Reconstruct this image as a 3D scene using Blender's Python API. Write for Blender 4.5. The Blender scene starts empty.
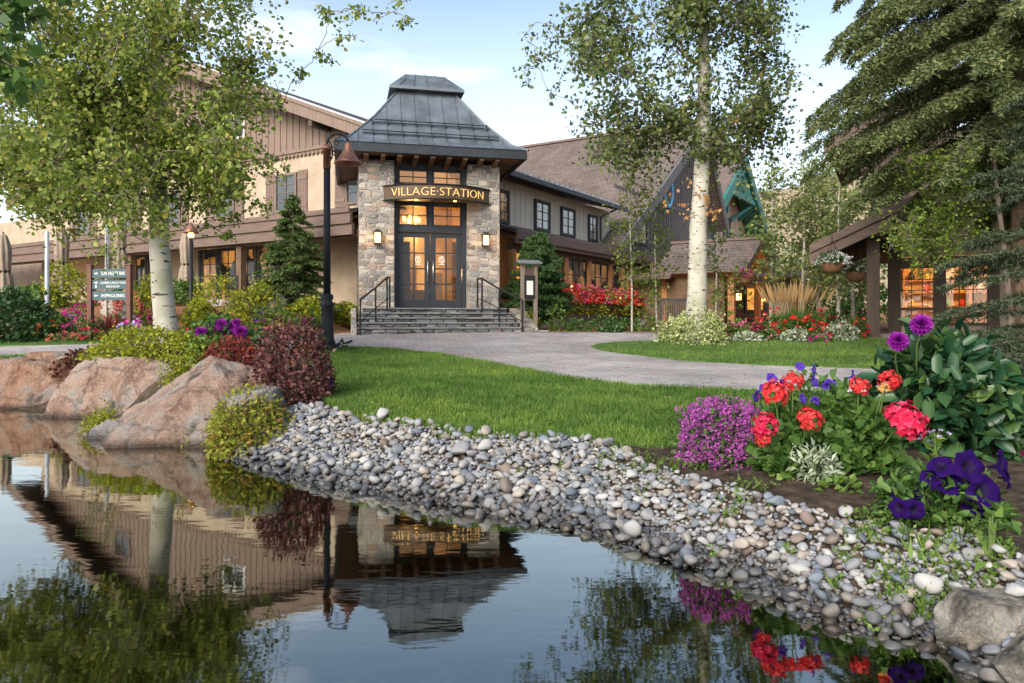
import bpy, bmesh, math, random
import numpy as np
from mathutils import Vector, Matrix, noise as mnoise

S = bpy.context.scene
COL = S.collection
R = math.radians
rng = np.random.default_rng(7)
random.seed(7)

# ------------------------------------------------------------------ camera, sky, sun, exposure
CAM_Z, FPX, CX, HOR = 1.4, 720.0, 512.0, 318.0
cam = bpy.data.cameras.new('camera')
cam_o = bpy.data.objects.new('camera', cam); COL.objects.link(cam_o)
cam_o.location = (0, 0, CAM_Z); cam_o.rotation_euler = (R(90), 0, 0)
cam.sensor_width = 36; cam.lens = 36 * FPX / 1024
cam.shift_y = -(341.5 - HOR) / 1024
cam.clip_start = .05; cam.clip_end = 3000
S.camera = cam_o

SUN_EL, SUN_AZ = 30.0, 208.0     # compass bearing the light comes from (0 = straight ahead, clockwise)
world = bpy.data.worlds.new('World'); S.world = world; world.use_nodes = True
def build_sky():
    nt = world.node_tree; nt.nodes.clear(); N = nt.nodes.new; Lk = nt.links.new
    sky = N('ShaderNodeTexSky'); sky.sky_type = 'NISHITA'; sky.sun_disc = False
    sky.sun_elevation = R(SUN_EL); sky.sun_rotation = R(SUN_AZ)
    sky.air_density = 1.0; sky.dust_density = 1.5; sky.ozone_density = 1.2
    tc = N('ShaderNodeTexCoord'); mp = N('ShaderNodeMapping'); mp.inputs['Scale'].default_value = (1.1, 1.1, 4.2)
    mp.inputs['Location'].default_value = (.35, .1, .2)
    no = N('ShaderNodeTexNoise'); no.inputs['Scale'].default_value = 1.7; no.inputs['Detail'].default_value = 7
    no.inputs['Roughness'].default_value = .55
    cr = N('ShaderNodeValToRGB'); cr.color_ramp.elements[0].position = .5; cr.color_ramp.elements[1].position = .8
    sx = N('ShaderNodeSeparateXYZ'); hr = N('ShaderNodeMapRange')
    hr.inputs['From Min'].default_value = .02; hr.inputs['From Max'].default_value = .46
    hr.inputs['To Min'].default_value = .6; hr.inputs['To Max'].default_value = .0
    mx = N('ShaderNodeMath'); mx.operation = 'MAXIMUM'
    ml = N('ShaderNodeMath'); ml.operation = 'MULTIPLY'; ml.inputs[1].default_value = .8
    mix = N('ShaderNodeMixRGB'); mix.inputs['Color2'].default_value = (8.0, 8.3, 8.8, 1)
    bg = N('ShaderNodeBackground'); bg.inputs['Strength'].default_value = .15
    out = N('ShaderNodeOutputWorld')
    Lk(tc.outputs['Generated'], mp.inputs['Vector']); Lk(mp.outputs[0], no.inputs['Vector']); Lk(no.outputs['Fac'], cr.inputs[0])
    Lk(tc.outputs['Generated'], sx.inputs[0]); Lk(sx.outputs['Z'], hr.inputs['Value'])
    Lk(cr.outputs[0], ml.inputs[0]); Lk(ml.outputs[0], mx.inputs[0]); Lk(hr.outputs[0], mx.inputs[1])
    Lk(mx.outputs[0], mix.inputs['Fac']); Lk(sky.outputs[0], mix.inputs['Color1']); Lk(mix.outputs[0], bg.inputs['Color'])
    Lk(bg.outputs[0], out.inputs[0])
build_sky()
sun = bpy.data.lights.new('sun', 'SUN'); sun.energy = 2.9; sun.angle = R(36); sun.color = (1, .93, .82)
sun_o = bpy.data.objects.new('sun', sun); COL.objects.link(sun_o)
_az = R(SUN_AZ); _d = Vector((math.sin(_az) * math.cos(R(SUN_EL)), math.cos(_az) * math.cos(R(SUN_EL)), math.sin(R(SUN_EL))))
sun_o.rotation_euler = _d.to_track_quat('Z', 'Y').to_euler()
vs = S.view_settings; vs.view_transform = 'Standard'; vs.look = 'None'; vs.gamma = 1; vs.use_curve_mapping = False
vs.exposure = 0.8
S.cycles.use_denoising = True
S.cycles.max_bounces = 6; S.cycles.transparent_max_bounces = 8; S.cycles.diffuse_bounces = 3; S.cycles.glossy_bounces = 3
S.cycles.caustics_reflective = False; S.cycles.caustics_refractive = False

# ------------------------------------------------------------------ materials
def nodes(name):
    m = bpy.data.materials.new(name); m.use_nodes = True
    nt = m.node_tree; b = nt.nodes['Principled BSDF']
    return m, nt, nt.nodes.new, nt.links.new, b
def rgb(c): return (c[0], c[1], c[2], 1)
def ramp(N, cols, pos=None, const=False):
    r = N('ShaderNodeValToRGB'); e = r.color_ramp.elements
    pos = pos or [i / max(1, len(cols) - 1) for i in range(len(cols))]
    while len(e) < len(cols): e.new(.5)
    for i, c in enumerate(cols): e[i].position = pos[i]; e[i].color = rgb(c)
    if const: r.color_ramp.interpolation = 'CONSTANT'
    return r
def noise_tex(N, Lk, vec, scale, detail=4, rough=.55):
    n = N('ShaderNodeTexNoise'); n.inputs['Scale'].default_value = scale; n.inputs['Detail'].default_value = detail
    n.inputs['Roughness'].default_value = rough
    Lk(vec, n.inputs['Vector']); return n
def scaled(N, Lk, sc, kind='Object'):
    tc = N('ShaderNodeTexCoord'); mp = N('ShaderNodeMapping'); mp.inputs['Scale'].default_value = sc
    Lk(tc.outputs[kind], mp.inputs['Vector']); return mp.outputs[0]
def bumped(N, Lk, b, h, strength, dist=.02):
    bp = N('ShaderNodeBump'); bp.inputs['Strength'].default_value = strength; bp.inputs['Distance'].default_value = dist
    Lk(h, bp.inputs['Height']); Lk(bp.outputs[0], b.inputs['Normal'])
def mat(name, base, rough=.7, metal=0., var=.18, scale=5., bump=.15, bscale=30., stretch=(1, 1, 1), spec=.3):
    m, nt, N, Lk, b = nodes(name)
    v = scaled(N, Lk, stretch)
    n = noise_tex(N, Lk, v, scale, 6)
    r = ramp(N, [[c * (1 - var) for c in base], base, [min(1, c * (1 + var)) for c in base]], [.3, .5, .7])
    Lk(n.outputs['Fac'], r.inputs[0]); Lk(r.outputs[0], b.inputs['Base Color'])
    b.inputs['Roughness'].default_value = rough; b.inputs['Metallic'].default_value = metal
    b.inputs['Specular IOR Level'].default_value = spec
    if bump:
        n2 = noise_tex(N, Lk, v, bscale, 4); bumped(N, Lk, b, n2.outputs['Fac'], bump, .01)
    return m
def leaf(name, cols, trans=.35, rough=.55, pos=None, spec=.25):
    m, nt, N, Lk, b = nodes(name)
    g = N('ShaderNodeNewGeometry'); r = ramp(N, cols, pos); Lk(g.outputs['Random Per Island'], r.inputs[0])
    Lk(r.outputs[0], b.inputs['Base Color']); b.inputs['Roughness'].default_value = rough
    b.inputs['Specular IOR Level'].default_value = spec
    t = N('ShaderNodeBsdfTranslucent'); Lk(r.outputs[0], t.inputs['Color'])
    mx = N('ShaderNodeMixShader'); mx.inputs[0].default_value = trans
    o = nt.nodes['Material Output']
    Lk(b.outputs[0], mx.inputs[1]); Lk(t.outputs[0], mx.inputs[2]); Lk(mx.outputs[0], o.inputs['Surface'])
    return m
def glow(name, col, strength):
    m, nt, N, Lk, b = nodes(name)
    b.inputs['Base Color'].default_value = rgb(col); b.inputs['Emission Color'].default_value = rgb(col)
    b.inputs['Emission Strength'].default_value = strength
    return m
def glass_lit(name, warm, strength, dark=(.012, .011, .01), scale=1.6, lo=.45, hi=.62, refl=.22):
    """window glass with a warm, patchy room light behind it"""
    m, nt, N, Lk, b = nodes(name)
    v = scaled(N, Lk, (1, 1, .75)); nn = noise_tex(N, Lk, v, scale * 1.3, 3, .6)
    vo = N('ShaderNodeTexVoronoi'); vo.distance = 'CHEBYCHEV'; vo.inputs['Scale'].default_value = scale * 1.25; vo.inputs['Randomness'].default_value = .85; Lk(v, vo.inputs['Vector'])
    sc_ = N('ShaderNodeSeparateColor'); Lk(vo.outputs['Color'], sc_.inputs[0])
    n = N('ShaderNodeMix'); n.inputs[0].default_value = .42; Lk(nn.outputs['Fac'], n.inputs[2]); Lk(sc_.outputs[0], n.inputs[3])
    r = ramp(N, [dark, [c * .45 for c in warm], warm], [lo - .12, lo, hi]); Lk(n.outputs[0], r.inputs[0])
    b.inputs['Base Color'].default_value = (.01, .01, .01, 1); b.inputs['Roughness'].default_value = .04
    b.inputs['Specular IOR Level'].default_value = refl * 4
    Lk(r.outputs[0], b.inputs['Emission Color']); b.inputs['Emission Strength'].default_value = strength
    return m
def stone_wall(name, cols, mortar, sc=(2.3, 2.3, 4.6)):
    m, nt, N, Lk, b = nodes(name)
    v0 = scaled(N, Lk, sc)
    nz = noise_tex(N, Lk, v0, 1.6, 2); ad = N('ShaderNodeMixRGB'); ad.blend_type = 'ADD'; ad.inputs[0].default_value = .22
    Lk(v0, ad.inputs[1]); Lk(nz.outputs['Color'], ad.inputs[2]); v = ad.outputs[0]
    vo = N('ShaderNodeTexVoronoi'); vo.feature = 'F1'; vo.distance = 'CHEBYCHEV'; vo.inputs['Scale'].default_value = 1.0; vo.inputs['Randomness'].default_value = .8; Lk(v, vo.inputs['Vector'])
    v2 = N('ShaderNodeTexVoronoi'); v2.feature = 'F2'; v2.distance = 'CHEBYCHEV'; v2.inputs['Scale'].default_value = 1.0; v2.inputs['Randomness'].default_value = .8; Lk(v, v2.inputs['Vector'])
    sb = N('ShaderNodeMath'); sb.operation = 'SUBTRACT'; Lk(v2.outputs['Distance'], sb.inputs[0]); Lk(vo.outputs['Distance'], sb.inputs[1])
    sp = N('ShaderNodeSeparateColor'); Lk(vo.outputs['Color'], sp.inputs[0])
    r = ramp(N, cols); Lk(sp.outputs[0], r.inputs[0])
    n = noise_tex(N, Lk, v, 7, 5); mm = N('ShaderNodeMixRGB'); mm.blend_type = 'OVERLAY'; mm.inputs[0].default_value = .55
    Lk(r.outputs[0], mm.inputs[1]); Lk(n.outputs['Color'], mm.inputs[2])
    hs = N('ShaderNodeHueSaturation'); hs.inputs['Saturation'].default_value = .85; Lk(mm.outputs[0], hs.inputs['Color'])
    e = ramp(N, [(0, 0, 0), (1, 1, 1)], [.02, .11]); Lk(sb.outputs[0], e.inputs[0])
    mo = N('ShaderNodeMixRGB'); mo.inputs[1].default_value = rgb(mortar); Lk(e.outputs[0], mo.inputs[0]); Lk(hs.outputs[0], mo.inputs[2])
    Lk(mo.outputs[0], b.inputs['Base Color']); b.inputs['Roughness'].default_value = .85; b.inputs['Specular IOR Level'].default_value = .2
    ma = N('ShaderNodeMath'); ma.operation = 'MULTIPLY_ADD'; ma.inputs[1].default_value = .35; Lk(n.outputs['Fac'], ma.inputs[0]); Lk(e.outputs[0], ma.inputs[2])
    bumped(N, Lk, b, ma.outputs[0], .9, .035)
    return m
def shingles(name, c1, c2, axes, course=.16, width=.32):
    """axes: which object axes run along a course and up the slope"""
    m, nt, N, Lk, b = nodes(name)
    tc = N('ShaderNodeTexCoord'); sx = N('ShaderNodeSeparateXYZ'); cb = N('ShaderNodeCombineXYZ')
    Lk(tc.outputs['Object'], sx.inputs[0]); Lk(sx.outputs[axes[0]], cb.inputs[0]); Lk(sx.outputs[axes[1]], cb.inputs[1])
    br = N('ShaderNodeTexBrick'); Lk(cb.outputs[0], br.inputs['Vector']); br.inputs['Scale'].default_value = 1
    br.inputs['Brick Width'].default_value = width; br.inputs['Row Height'].default_value = course
    br.inputs['Mortar Size'].default_value = .012; br.inputs['Mortar Smooth'].default_value = .3
    br.inputs['Color1'].default_value = rgb(c1); br.inputs['Color2'].default_value = rgb(c2); br.inputs['Mortar'].default_value = rgb([c * .45 for c in c1])
    n = noise_tex(N, Lk, tc.outputs['Object'], .8, 5); mm = N('ShaderNodeMixRGB'); mm.blend_type = 'OVERLAY'; mm.inputs[0].default_value = .45
    Lk(br.outputs['Color'], mm.inputs[1]); Lk(n.outputs['Fac'], mm.inputs[2]); Lk(mm.outputs[0], b.inputs['Base Color'])
    b.inputs['Roughness'].default_value = .9; b.inputs['Specular IOR Level'].default_value = .15
    inv = N('ShaderNodeMath'); inv.operation = 'SUBTRACT'; inv.inputs[0].default_value = 1; Lk(br.outputs['Fac'], inv.inputs[1])
    bumped(N, Lk, b, inv.outputs[0], .6, .02)
    return m
def bark_white(name, base=(.43, .41, .345), green=(.27, .27, .19)):
    m, nt, N, Lk, b = nodes(name)
    v = scaled(N, Lk, (2.5, 2.5, 13)); n = noise_tex(N, Lk, v, 1.5, 3, .6)
    r = ramp(N, [(0, 0, 0), (1, 1, 1)], [.6, .635]); Lk(n.outputs['Fac'], r.inputs[0])
    v2 = scaled(N, Lk, (7, 7, 8)); vo = N('ShaderNodeTexVoronoi'); vo.inputs['Scale'].default_value = .8; Lk(v2, vo.inputs['Vector'])
    kn = noise_tex(N, Lk, v2, 2.5, 3); ka = N('ShaderNodeMath'); ka.operation = 'MULTIPLY_ADD'; ka.inputs[1].default_value = .35; Lk(kn.outputs['Fac'], ka.inputs[0]); Lk(vo.outputs['Distance'], ka.inputs[2]); k = ramp(N, [(1, 1, 1), (0, 0, 0)], [.25, .34]); Lk(ka.outputs[0], k.inputs[0])
    mxm = N('ShaderNodeMixRGB'); mxm.blend_type = 'LIGHTEN'; mxm.inputs[0].default_value = 1; Lk(r.outputs[0], mxm.inputs[1]); Lk(k.outputs[0], mxm.inputs[2])
    n3 = noise_tex(N, Lk, scaled(N, Lk, (1, 1, .6)), 2.2, 5); c = ramp(N, [green, base, [min(1, x * 1.12) for x in base]], [.3, .5, .7]); Lk(n3.outputs['Fac'], c.inputs[0])
    mo = N('ShaderNodeMixRGB'); Lk(mxm.outputs[0], mo.inputs[0]); Lk(c.outputs[0], mo.inputs[1]); mo.inputs[2].default_value = (.045, .035, .028, 1)
    Lk(mo.outputs[0], b.inputs['Base Color']); b.inputs['Roughness'].default_value = .75; b.inputs['Specular IOR Level'].default_value = .2
    bumped(N, Lk, b, mxm.outputs[0], .4, .02)
    return m
def rock_mat(name, c1, c2, c3, stain=(.05, .045, .04), stain_lo=.6):
    m, nt, N, Lk, b = nodes(name)
    tc = N('ShaderNodeTexCoord'); v = tc.outputs['Object']
    n = noise_tex(N, Lk, v, 2.2, 9, .7); r = ramp(N, [c1, c2, c3, [x * .6 for x in c3]], [.36, .48, .6, .72]); Lk(n.outputs['Fac'], r.inputs[0])
    n2 = noise_tex(N, Lk, v, 38, 4, .7); mm = N('ShaderNodeMixRGB'); mm.blend_type = 'OVERLAY'; mm.inputs[0].default_value = .7
    Lk(r.outputs[0], mm.inputs[1]); Lk(n2.outputs['Fac'], mm.inputs[2])
    mp = N('ShaderNodeMapping'); mp.inputs['Location'].default_value = (3, 5, 1); mp.inputs['Scale'].default_value = (1.2, 1.2, .7); Lk(v, mp.inputs[0])
    n3 = noise_tex(N, Lk, mp.outputs[0], 1.5, 5, .6); k = ramp(N, [(0, 0, 0), (.8, .8, .8)], [stain_lo, stain_lo + .07]); Lk(n3.outputs['Fac'], k.inputs[0])
    mo = N('ShaderNodeMixRGB'); Lk(k.outputs[0], mo.inputs[0]); Lk(mm.outputs[0], mo.inputs[1]); mo.inputs[2].default_value = rgb(stain)
    # the wet band just above the water line
    g = N('ShaderNodeNewGeometry'); sx = N('ShaderNodeSeparateXYZ'); Lk(g.outputs['Position'], sx.inputs[0])
    wet = N('ShaderNodeMapRange'); wet.inputs['From Min'].default_value = .02; wet.inputs['From Max'].default_value = .1
    wet.inputs['To Min'].default_value = .3; wet.inputs['To Max'].default_value = 1.; Lk(sx.outputs['Z'], wet.inputs[0])
    mw = N('ShaderNodeMixRGB'); mw.blend_type = 'MULTIPLY'; mw.inputs[0].default_value = 1; Lk(mo.outputs[0], mw.inputs[1]); Lk(wet.outputs[0], mw.inputs[2])
    Lk(mw.outputs[0], b.inputs['Base Color']); b.inputs['Roughness'].default_value = .82; b.inputs['Specular IOR Level'].default_value = .25
    n4 = noise_tex(N, Lk, v, 7, 10, .75)
    wv = N('ShaderNodeMixRGB'); wv.blend_type = 'ADD'; wv.inputs[0].default_value = .35; Lk(v, wv.inputs[1]); Lk(n4.outputs['Color'], wv.inputs[2])
    cv = N('ShaderNodeTexVoronoi'); cv.feature = 'DISTANCE_TO_EDGE'; cv.inputs['Scale'].default_value = 1.9; Lk(wv.outputs[0], cv.inputs['Vector'])
    cr_ = ramp(N, [(0, 0, 0), (1, 1, 1)], [.0, .035]); Lk(cv.outputs['Distance'], cr_.inputs[0])
    hm = N('ShaderNodeMath'); hm.operation = 'MULTIPLY_ADD'; hm.inputs[1].default_value = .14; Lk(cr_.outputs[0], hm.inputs[0]); Lk(n4.outputs['Fac'], hm.inputs[2])
    bumped(N, Lk, b, hm.outputs[0], 1., .1)
    return m
def pebble_mat(name, cols):
    m, nt, N, Lk, b = nodes(name)
    g = N('ShaderNodeNewGeometry'); r = ramp(N, cols)
    oi = N('ShaderNodeObjectInfo'); ad = N('ShaderNodeMath'); ad.operation = 'ADD'; Lk(g.outputs['Random Per Island'], ad.inputs[0]); Lk(oi.outputs['Random'], ad.inputs[1])
    fr = N('ShaderNodeMath'); fr.operation = 'FRACT'; Lk(ad.outputs[0], fr.inputs[0]); Lk(fr.outputs[0], r.inputs[0])
    tc = N('ShaderNodeTexCoord')
    n2 = noise_tex(N, Lk, tc.outputs['Object'], 25, 5, .7); mm = N('ShaderNodeMixRGB'); mm.blend_type = 'OVERLAY'; mm.inputs[0].default_value = .6
    Lk(r.outputs[0], mm.inputs[1]); Lk(n2.outputs['Fac'], mm.inputs[2])
    sx = N('ShaderNodeSeparateXYZ'); Lk(g.outputs['Position'], sx.inputs[0])
    wet = N('ShaderNodeMapRange'); wet.inputs['From Min'].default_value = .03; wet.inputs['From Max'].default_value = .11
    wet.inputs['To Min'].default_value = .28; wet.inputs['To Max'].default_value = 1.; Lk(sx.outputs['Z'], wet.inputs[0])
    mw = N('ShaderNodeMixRGB'); mw.blend_type = 'MULTIPLY'; mw.inputs[0].default_value = 1; Lk(mm.outputs[0], mw.inputs[1]); Lk(wet.outputs[0], mw.inputs[2])
    Lk(mw.outputs[0], b.inputs['Base Color'])
    ro = N('ShaderNodeMapRange'); ro.inputs['From Min'].default_value = .02; ro.inputs['From Max'].default_value = .08
    ro.inputs['To Min'].default_value = .3; ro.inputs['To Max'].default_value = .75; Lk(sx.outputs['Z'], ro.inputs[0]); Lk(ro.outputs[0], b.inputs['Roughness'])
    b.inputs['Specular IOR Level'].default_value = .3
    bumped(N, Lk, b, n2.outputs['Fac'], .25, .01)
    return m

# ------------------------------------------------------------------ mesh helpers
def mesh_np(name, V, F, m, parent=None, smooth=False):
    V = np.asarray(V, dtype=np.float32); me = bpy.data.meshes.new(name)
    if isinstance(F, np.ndarray):
        k = F.shape[1]; n = len(F)
        me.vertices.add(len(V)); me.vertices.foreach_set('co', V.ravel())
        me.loops.add(n * k); me.loops.foreach_set('vertex_index', F.astype(np.int32).ravel())
        me.polygons.add(n); me.polygons.foreach_set('loop_start', np.arange(0, n * k, k, dtype=np.int32))
        me.polygons.foreach_set('loop_total', np.full(n, k, dtype=np.int32))
        if smooth: me.polygons.foreach_set('use_smooth', np.ones(n, dtype=bool))
        me.update(calc_edges=True); me.validate()
    else:
        me.from_pydata(V.tolist(), [], F)
        if smooth: me.polygons.foreach_set('use_smooth', np.ones(len(me.polygons), dtype=bool))
        me.update()
    if m: me.materials.append(m)
    o = bpy.data.objects.new(name, me); COL.objects.link(o)
    if parent: o.parent = parent
    return o
def tag(o, label=None, cat=None, group=None, kind=None):
    if label: o['label'] = label
    if cat: o['category'] = cat
    if group: o['group'] = group
    if kind: o['kind'] = kind
    return o
def thing(name, label, cat, loc=(0, 0, 0), rz=0., group=None):
    o = bpy.data.objects.new(name, None); COL.objects.link(o)
    o.location = loc; o.rotation_euler = (0, 0, rz); o.empty_display_size = .2
    return tag(o, label, cat, group)
def copy_tree(o, parent=None):
    c = o.copy(); COL.objects.link(c); c.parent = parent
    for ch in list(o.children): copy_tree(ch, c)
    return c
class MB:
    def __init__(s): s.v = []; s.f = []
    def add(s, V, F):
        b = len(s.v); s.v += [tuple(p) for p in V]; s.f += [[i + b for i in f] for f in F]; return s
    def box(s, x0, x1, y0, y1, z0, z1):
        x0, x1 = sorted((x0, x1)); y0, y1 = sorted((y0, y1)); z0, z1 = sorted((z0, z1))
        return s.add([(x0, y0, z0), (x1, y0, z0), (x1, y1, z0), (x0, y1, z0), (x0, y0, z1), (x1, y0, z1), (x1, y1, z1), (x0, y1, z1)],
                     [(0, 3, 2, 1), (4, 5, 6, 7), (0, 1, 5, 4), (1, 2, 6, 5), (2, 3, 7, 6), (3, 0, 4, 7)])
    def hexa(s, P):   # eight corners, bottom four then top four
        return s.add(P, [(0, 3, 2, 1), (4, 5, 6, 7), (0, 1, 5, 4), (1, 2, 6, 5), (2, 3, 7, 6), (3, 0, 4, 7)])
    def prism(s, poly, axis, a, b):   # polygon in the two other axes, extruded along axis from a to b
        n = len(poly)
        def p(q, t):
            q = list(q); q.insert(axis, t); return tuple(q)
        V = [p(q, a) for q in poly] + [p(q, b) for q in poly]
        F = [list(range(n - 1, -1, -1)), list(range(n, 2 * n))] + [(i, (i + 1) % n, n + (i + 1) % n, n + i) for i in range(n)]
        return s.add(V, F)
    def tube(s, P, r, n=8, caps=True):
        P = [Vector(p) for p in P]; k = len(P)
        rr = r if isinstance(r, (list, tuple, np.ndarray)) else [r] * k
        V = []; up = None
        for i, p in enumerate(P):
            d = (P[min(i + 1, k - 1)] - P[max(i - 1, 0)]).normalized()
            if up is None:
                up = Vector((1, 0, 0)) if abs(d.x) < .8 else Vector((0, 1, 0))
            e1 = (up - d * up.dot(d)).normalized(); e2 = d.cross(e1); up = e1
            for j in range(n):
                a = 2 * math.pi * j / n
                V.append(p + (e1 * math.cos(a) + e2 * math.sin(a)) * rr[i])
        F = [(i * n + j, i * n + (j + 1) % n, (i + 1) * n + (j + 1) % n, (i + 1) * n + j) for i in range(k - 1) for j in range(n)]
        if caps: F += [list(range(n - 1, -1, -1)), list(range((k - 1) * n, k * n))]
        return s.add(V, F)
    def lathe(s, prof, c=(0, 0, 0), n=20):
        V = []; k = len(prof)
        for r, z in prof:
            for j in range(n):
                a = 2 * math.pi * j / n; V.append((c[0] + r * math.cos(a), c[1] + r * math.sin(a), c[2] + z))
        F = [(i * n + j, i * n + (j + 1) % n, (i + 1) * n + (j + 1) % n, (i + 1) * n + j) for i in range(k - 1) for j in range(n)]
        F += [list(range(n - 1, -1, -1)), list(range((k - 1) * n, k * n))]
        return s.add(V, F)
    def beam(s, a, b, w, h, upv=(0, 0, 1)):
        a = Vector(a); b = Vector(b); d = (b - a).normalized(); u = Vector(upv); sd = d.cross(u).normalized() * w / 2; u = sd.cross(d).normalized() * h / 2
        P = [a - sd - u, a + sd - u, b + sd - u, b - sd - u, a - sd + u, a + sd + u, b + sd + u, b - sd + u]
        return s.hexa(P)
    def build(s, name, m, parent=None, smooth=False, bevel=0):
        o = mesh_np(name, np.array(s.v, dtype=np.float32).reshape(-1, 3), s.f, m, parent, smooth)
        if bevel:
            md = o.modifiers.new('bevel', 'BEVEL'); md.width = bevel; md.segments = 2; md.limit_method = 'ANGLE'
        return o
def text_geo(txt, size, ext=.01, align='CENTER', thin=0.):
    c = bpy.data.curves.new('t', 'FONT'); c.body = txt; c.size = size; c.extrude = ext; c.align_x = align; c.align_y = 'CENTER'; c.resolution_u = 3; c.offset = -thin
    o = bpy.data.objects.new('t', c); COL.objects.link(o); bpy.context.view_layer.update()
    me = bpy.data.meshes.new_from_object(o.evaluated_get(bpy.context.evaluated_depsgraph_get()))
    V = np.array([v.co[:] for v in me.vertices]); F = [list(p.vertices) for p in me.polygons]
    bpy.data.objects.remove(o); bpy.data.meshes.remove(me); bpy.data.curves.remove(c)
    return V, F

# ------------------------------------------------------------------ terrain
_sx = np.array([-2500, -800, -400, -200, 0, 60, 110, 155, 200, 232, 297, 392, 460, 521, 585, 620, 683, 726, 778, 801, 857, 920, 951, 983, 1010, 1100, 1600, 3000.])
_sy = np.array([365, 384, 392, 402, 411, 415, 420, 436, 454, 459, 478, 495, 506, 518, 531, 540, 563, 571, 591, 614, 626, 634, 645, 673, 700, 760, 900, 1000.])
_bx = np.array([-2500, 200, 240, 306, 362, 426, 521, 590, 620, 674, 717, 760, 802, 859, 909, 973, 1024, 3000.])
_bw = np.array([1.9, 1.9, 1.5, 1.6, 1.3, 1.05, 1.1, 1.4, .95, .85, .7, .6, .75, .62, .55, .7, .75, .8])
_bz = np.array([.4, .4, .42, .42, .4, .38, .36, .35, .35, .33, .33, .32, .32, .3, .3, .3, .3, .3])
def sstep(t): t = np.clip(t, 0, 1); return t * t * (3 - 2 * t)
def gh(x, y):
    x = np.asarray(x, float); y = np.asarray(y, float)
    D = np.maximum(y, .6); px = np.clip(CX + FPX * x / D, -2500, 3000)
    Dw = CAM_Z * FPX / (np.interp(px, _sx, _sy) - HOR)
    w = np.interp(px, _bx, _bw); zb = np.interp(px, _bx, _bz)
    B = np.interp(D, [0, 16, 21.2, 23, 60, 140, 600], [.25, .64, .99, 1.0, 1.15, 3.2, 30])
    t = (D - Dw) / w
    bank = zb * sstep(t * .55 + .0) / sstep(.55) * 1.0
    bank = np.where(t > 1, zb, np.minimum(bank, zb))
    land = zb + (B - zb) * sstep((D - Dw - w) / 1.5)
    z = np.where(t < 0, np.maximum(-.7, (D - Dw) * .4), np.where(t < 1, bank, land))
    on = np.where(px < 240, sstep((t - .2) / .6), np.where(t > .6, 1., np.clip(t / .6, 0, 1)))
    z = z + on * .47 * np.exp(-((x + 5.5) / 2.0) ** 2 - ((D - 11.6) / 1.5) ** 2) * sstep((-2.2 - x) / 1.2)
    z = z + sstep((-4.9 - x) / 1.4) * sstep((D - 18.6) / 6.2) * np.maximum(0, 1.93 - B) * sstep((60 - D) / 20)
    z = np.maximum(z, -.5 + .95 * sstep((-4.9 - x) / .9) * sstep((7.2 - D) / 1.5) * sstep((D - 1.5) / 1.5))   # near left bank that carries the cottonwood
    z = z + on * .06 * np.exp(-((x - 2.6) / .9) ** 2 - ((D - 5.2) / .7) ** 2)
    return z
_Dg = np.concatenate([np.arange(1.5, 30, .02), np.arange(30, 120, .2)])
def G(px, py):
    """where the line of sight through a pixel meets the ground -> (x, depth, z)"""
    xr = (px - CX) / FPX
    zr = CAM_Z + (HOR - py) / FPX * _Dg
    hit = np.nonzero(zr <= np.maximum(gh(xr * _Dg, _Dg), 0))[0]
    D = _Dg[hit[0]] if len(hit) else 100.
    return (xr * D, D, float(gh(xr * D, D)))
def W(px, py, D): return ((px - CX) / FPX * D, D, CAM_Z + (HOR - py) / FPX * D)
def base(px, D):
    x = (px - CX) / FPX * D; return (x, D, float(gh(x, D)))
# ------------------------------------------------------------------ the setting
MT = {}
def soil_mat():
    m, nt, N, Lk, b = nodes('soil')
    tc = N('ShaderNodeTexCoord'); v = tc.outputs['Object']
    n = noise_tex(N, Lk, v, 9, 8, .7); r = ramp(N, [(.035, .026, .02), (.085, .062, .045), (.17, .125, .09)], [.34, .5, .68]); Lk(n.outputs['Fac'], r.inputs[0])
    # redder bark mulch on the berm by the terrace
    sx = N('ShaderNodeSeparateXYZ'); Lk(v, sx.inputs[0])
    mr = N('ShaderNodeMapRange'); mr.inputs['From Min'].default_value = 12; mr.inputs['From Max'].default_value = 17; Lk(sx.outputs['Y'], mr.inputs[0])
    n2 = noise_tex(N, Lk, v, 22, 4, .7); r2 = ramp(N, [(.12, .055, .025), (.3, .15, .075), (.4, .22, .12)], [.35, .5, .68]); Lk(n2.outputs['Fac'], r2.inputs[0])
    mx = N('ShaderNodeMixRGB'); Lk(mr.outputs[0], mx.inputs[0]); Lk(r.outputs[0], mx.inputs[1]); Lk(r2.outputs[0], mx.inputs[2])
    Lk(mx.outputs[0], b.inputs['Base Color']); b.inputs['Roughness'].default_value = .95; b.inputs['Specular IOR Level'].default_value = .1
    n3 = noise_tex(N, Lk, v, 30, 6, .75); bumped(N, Lk, b, n3.outputs['Fac'], .9, .05)
    return m
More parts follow.
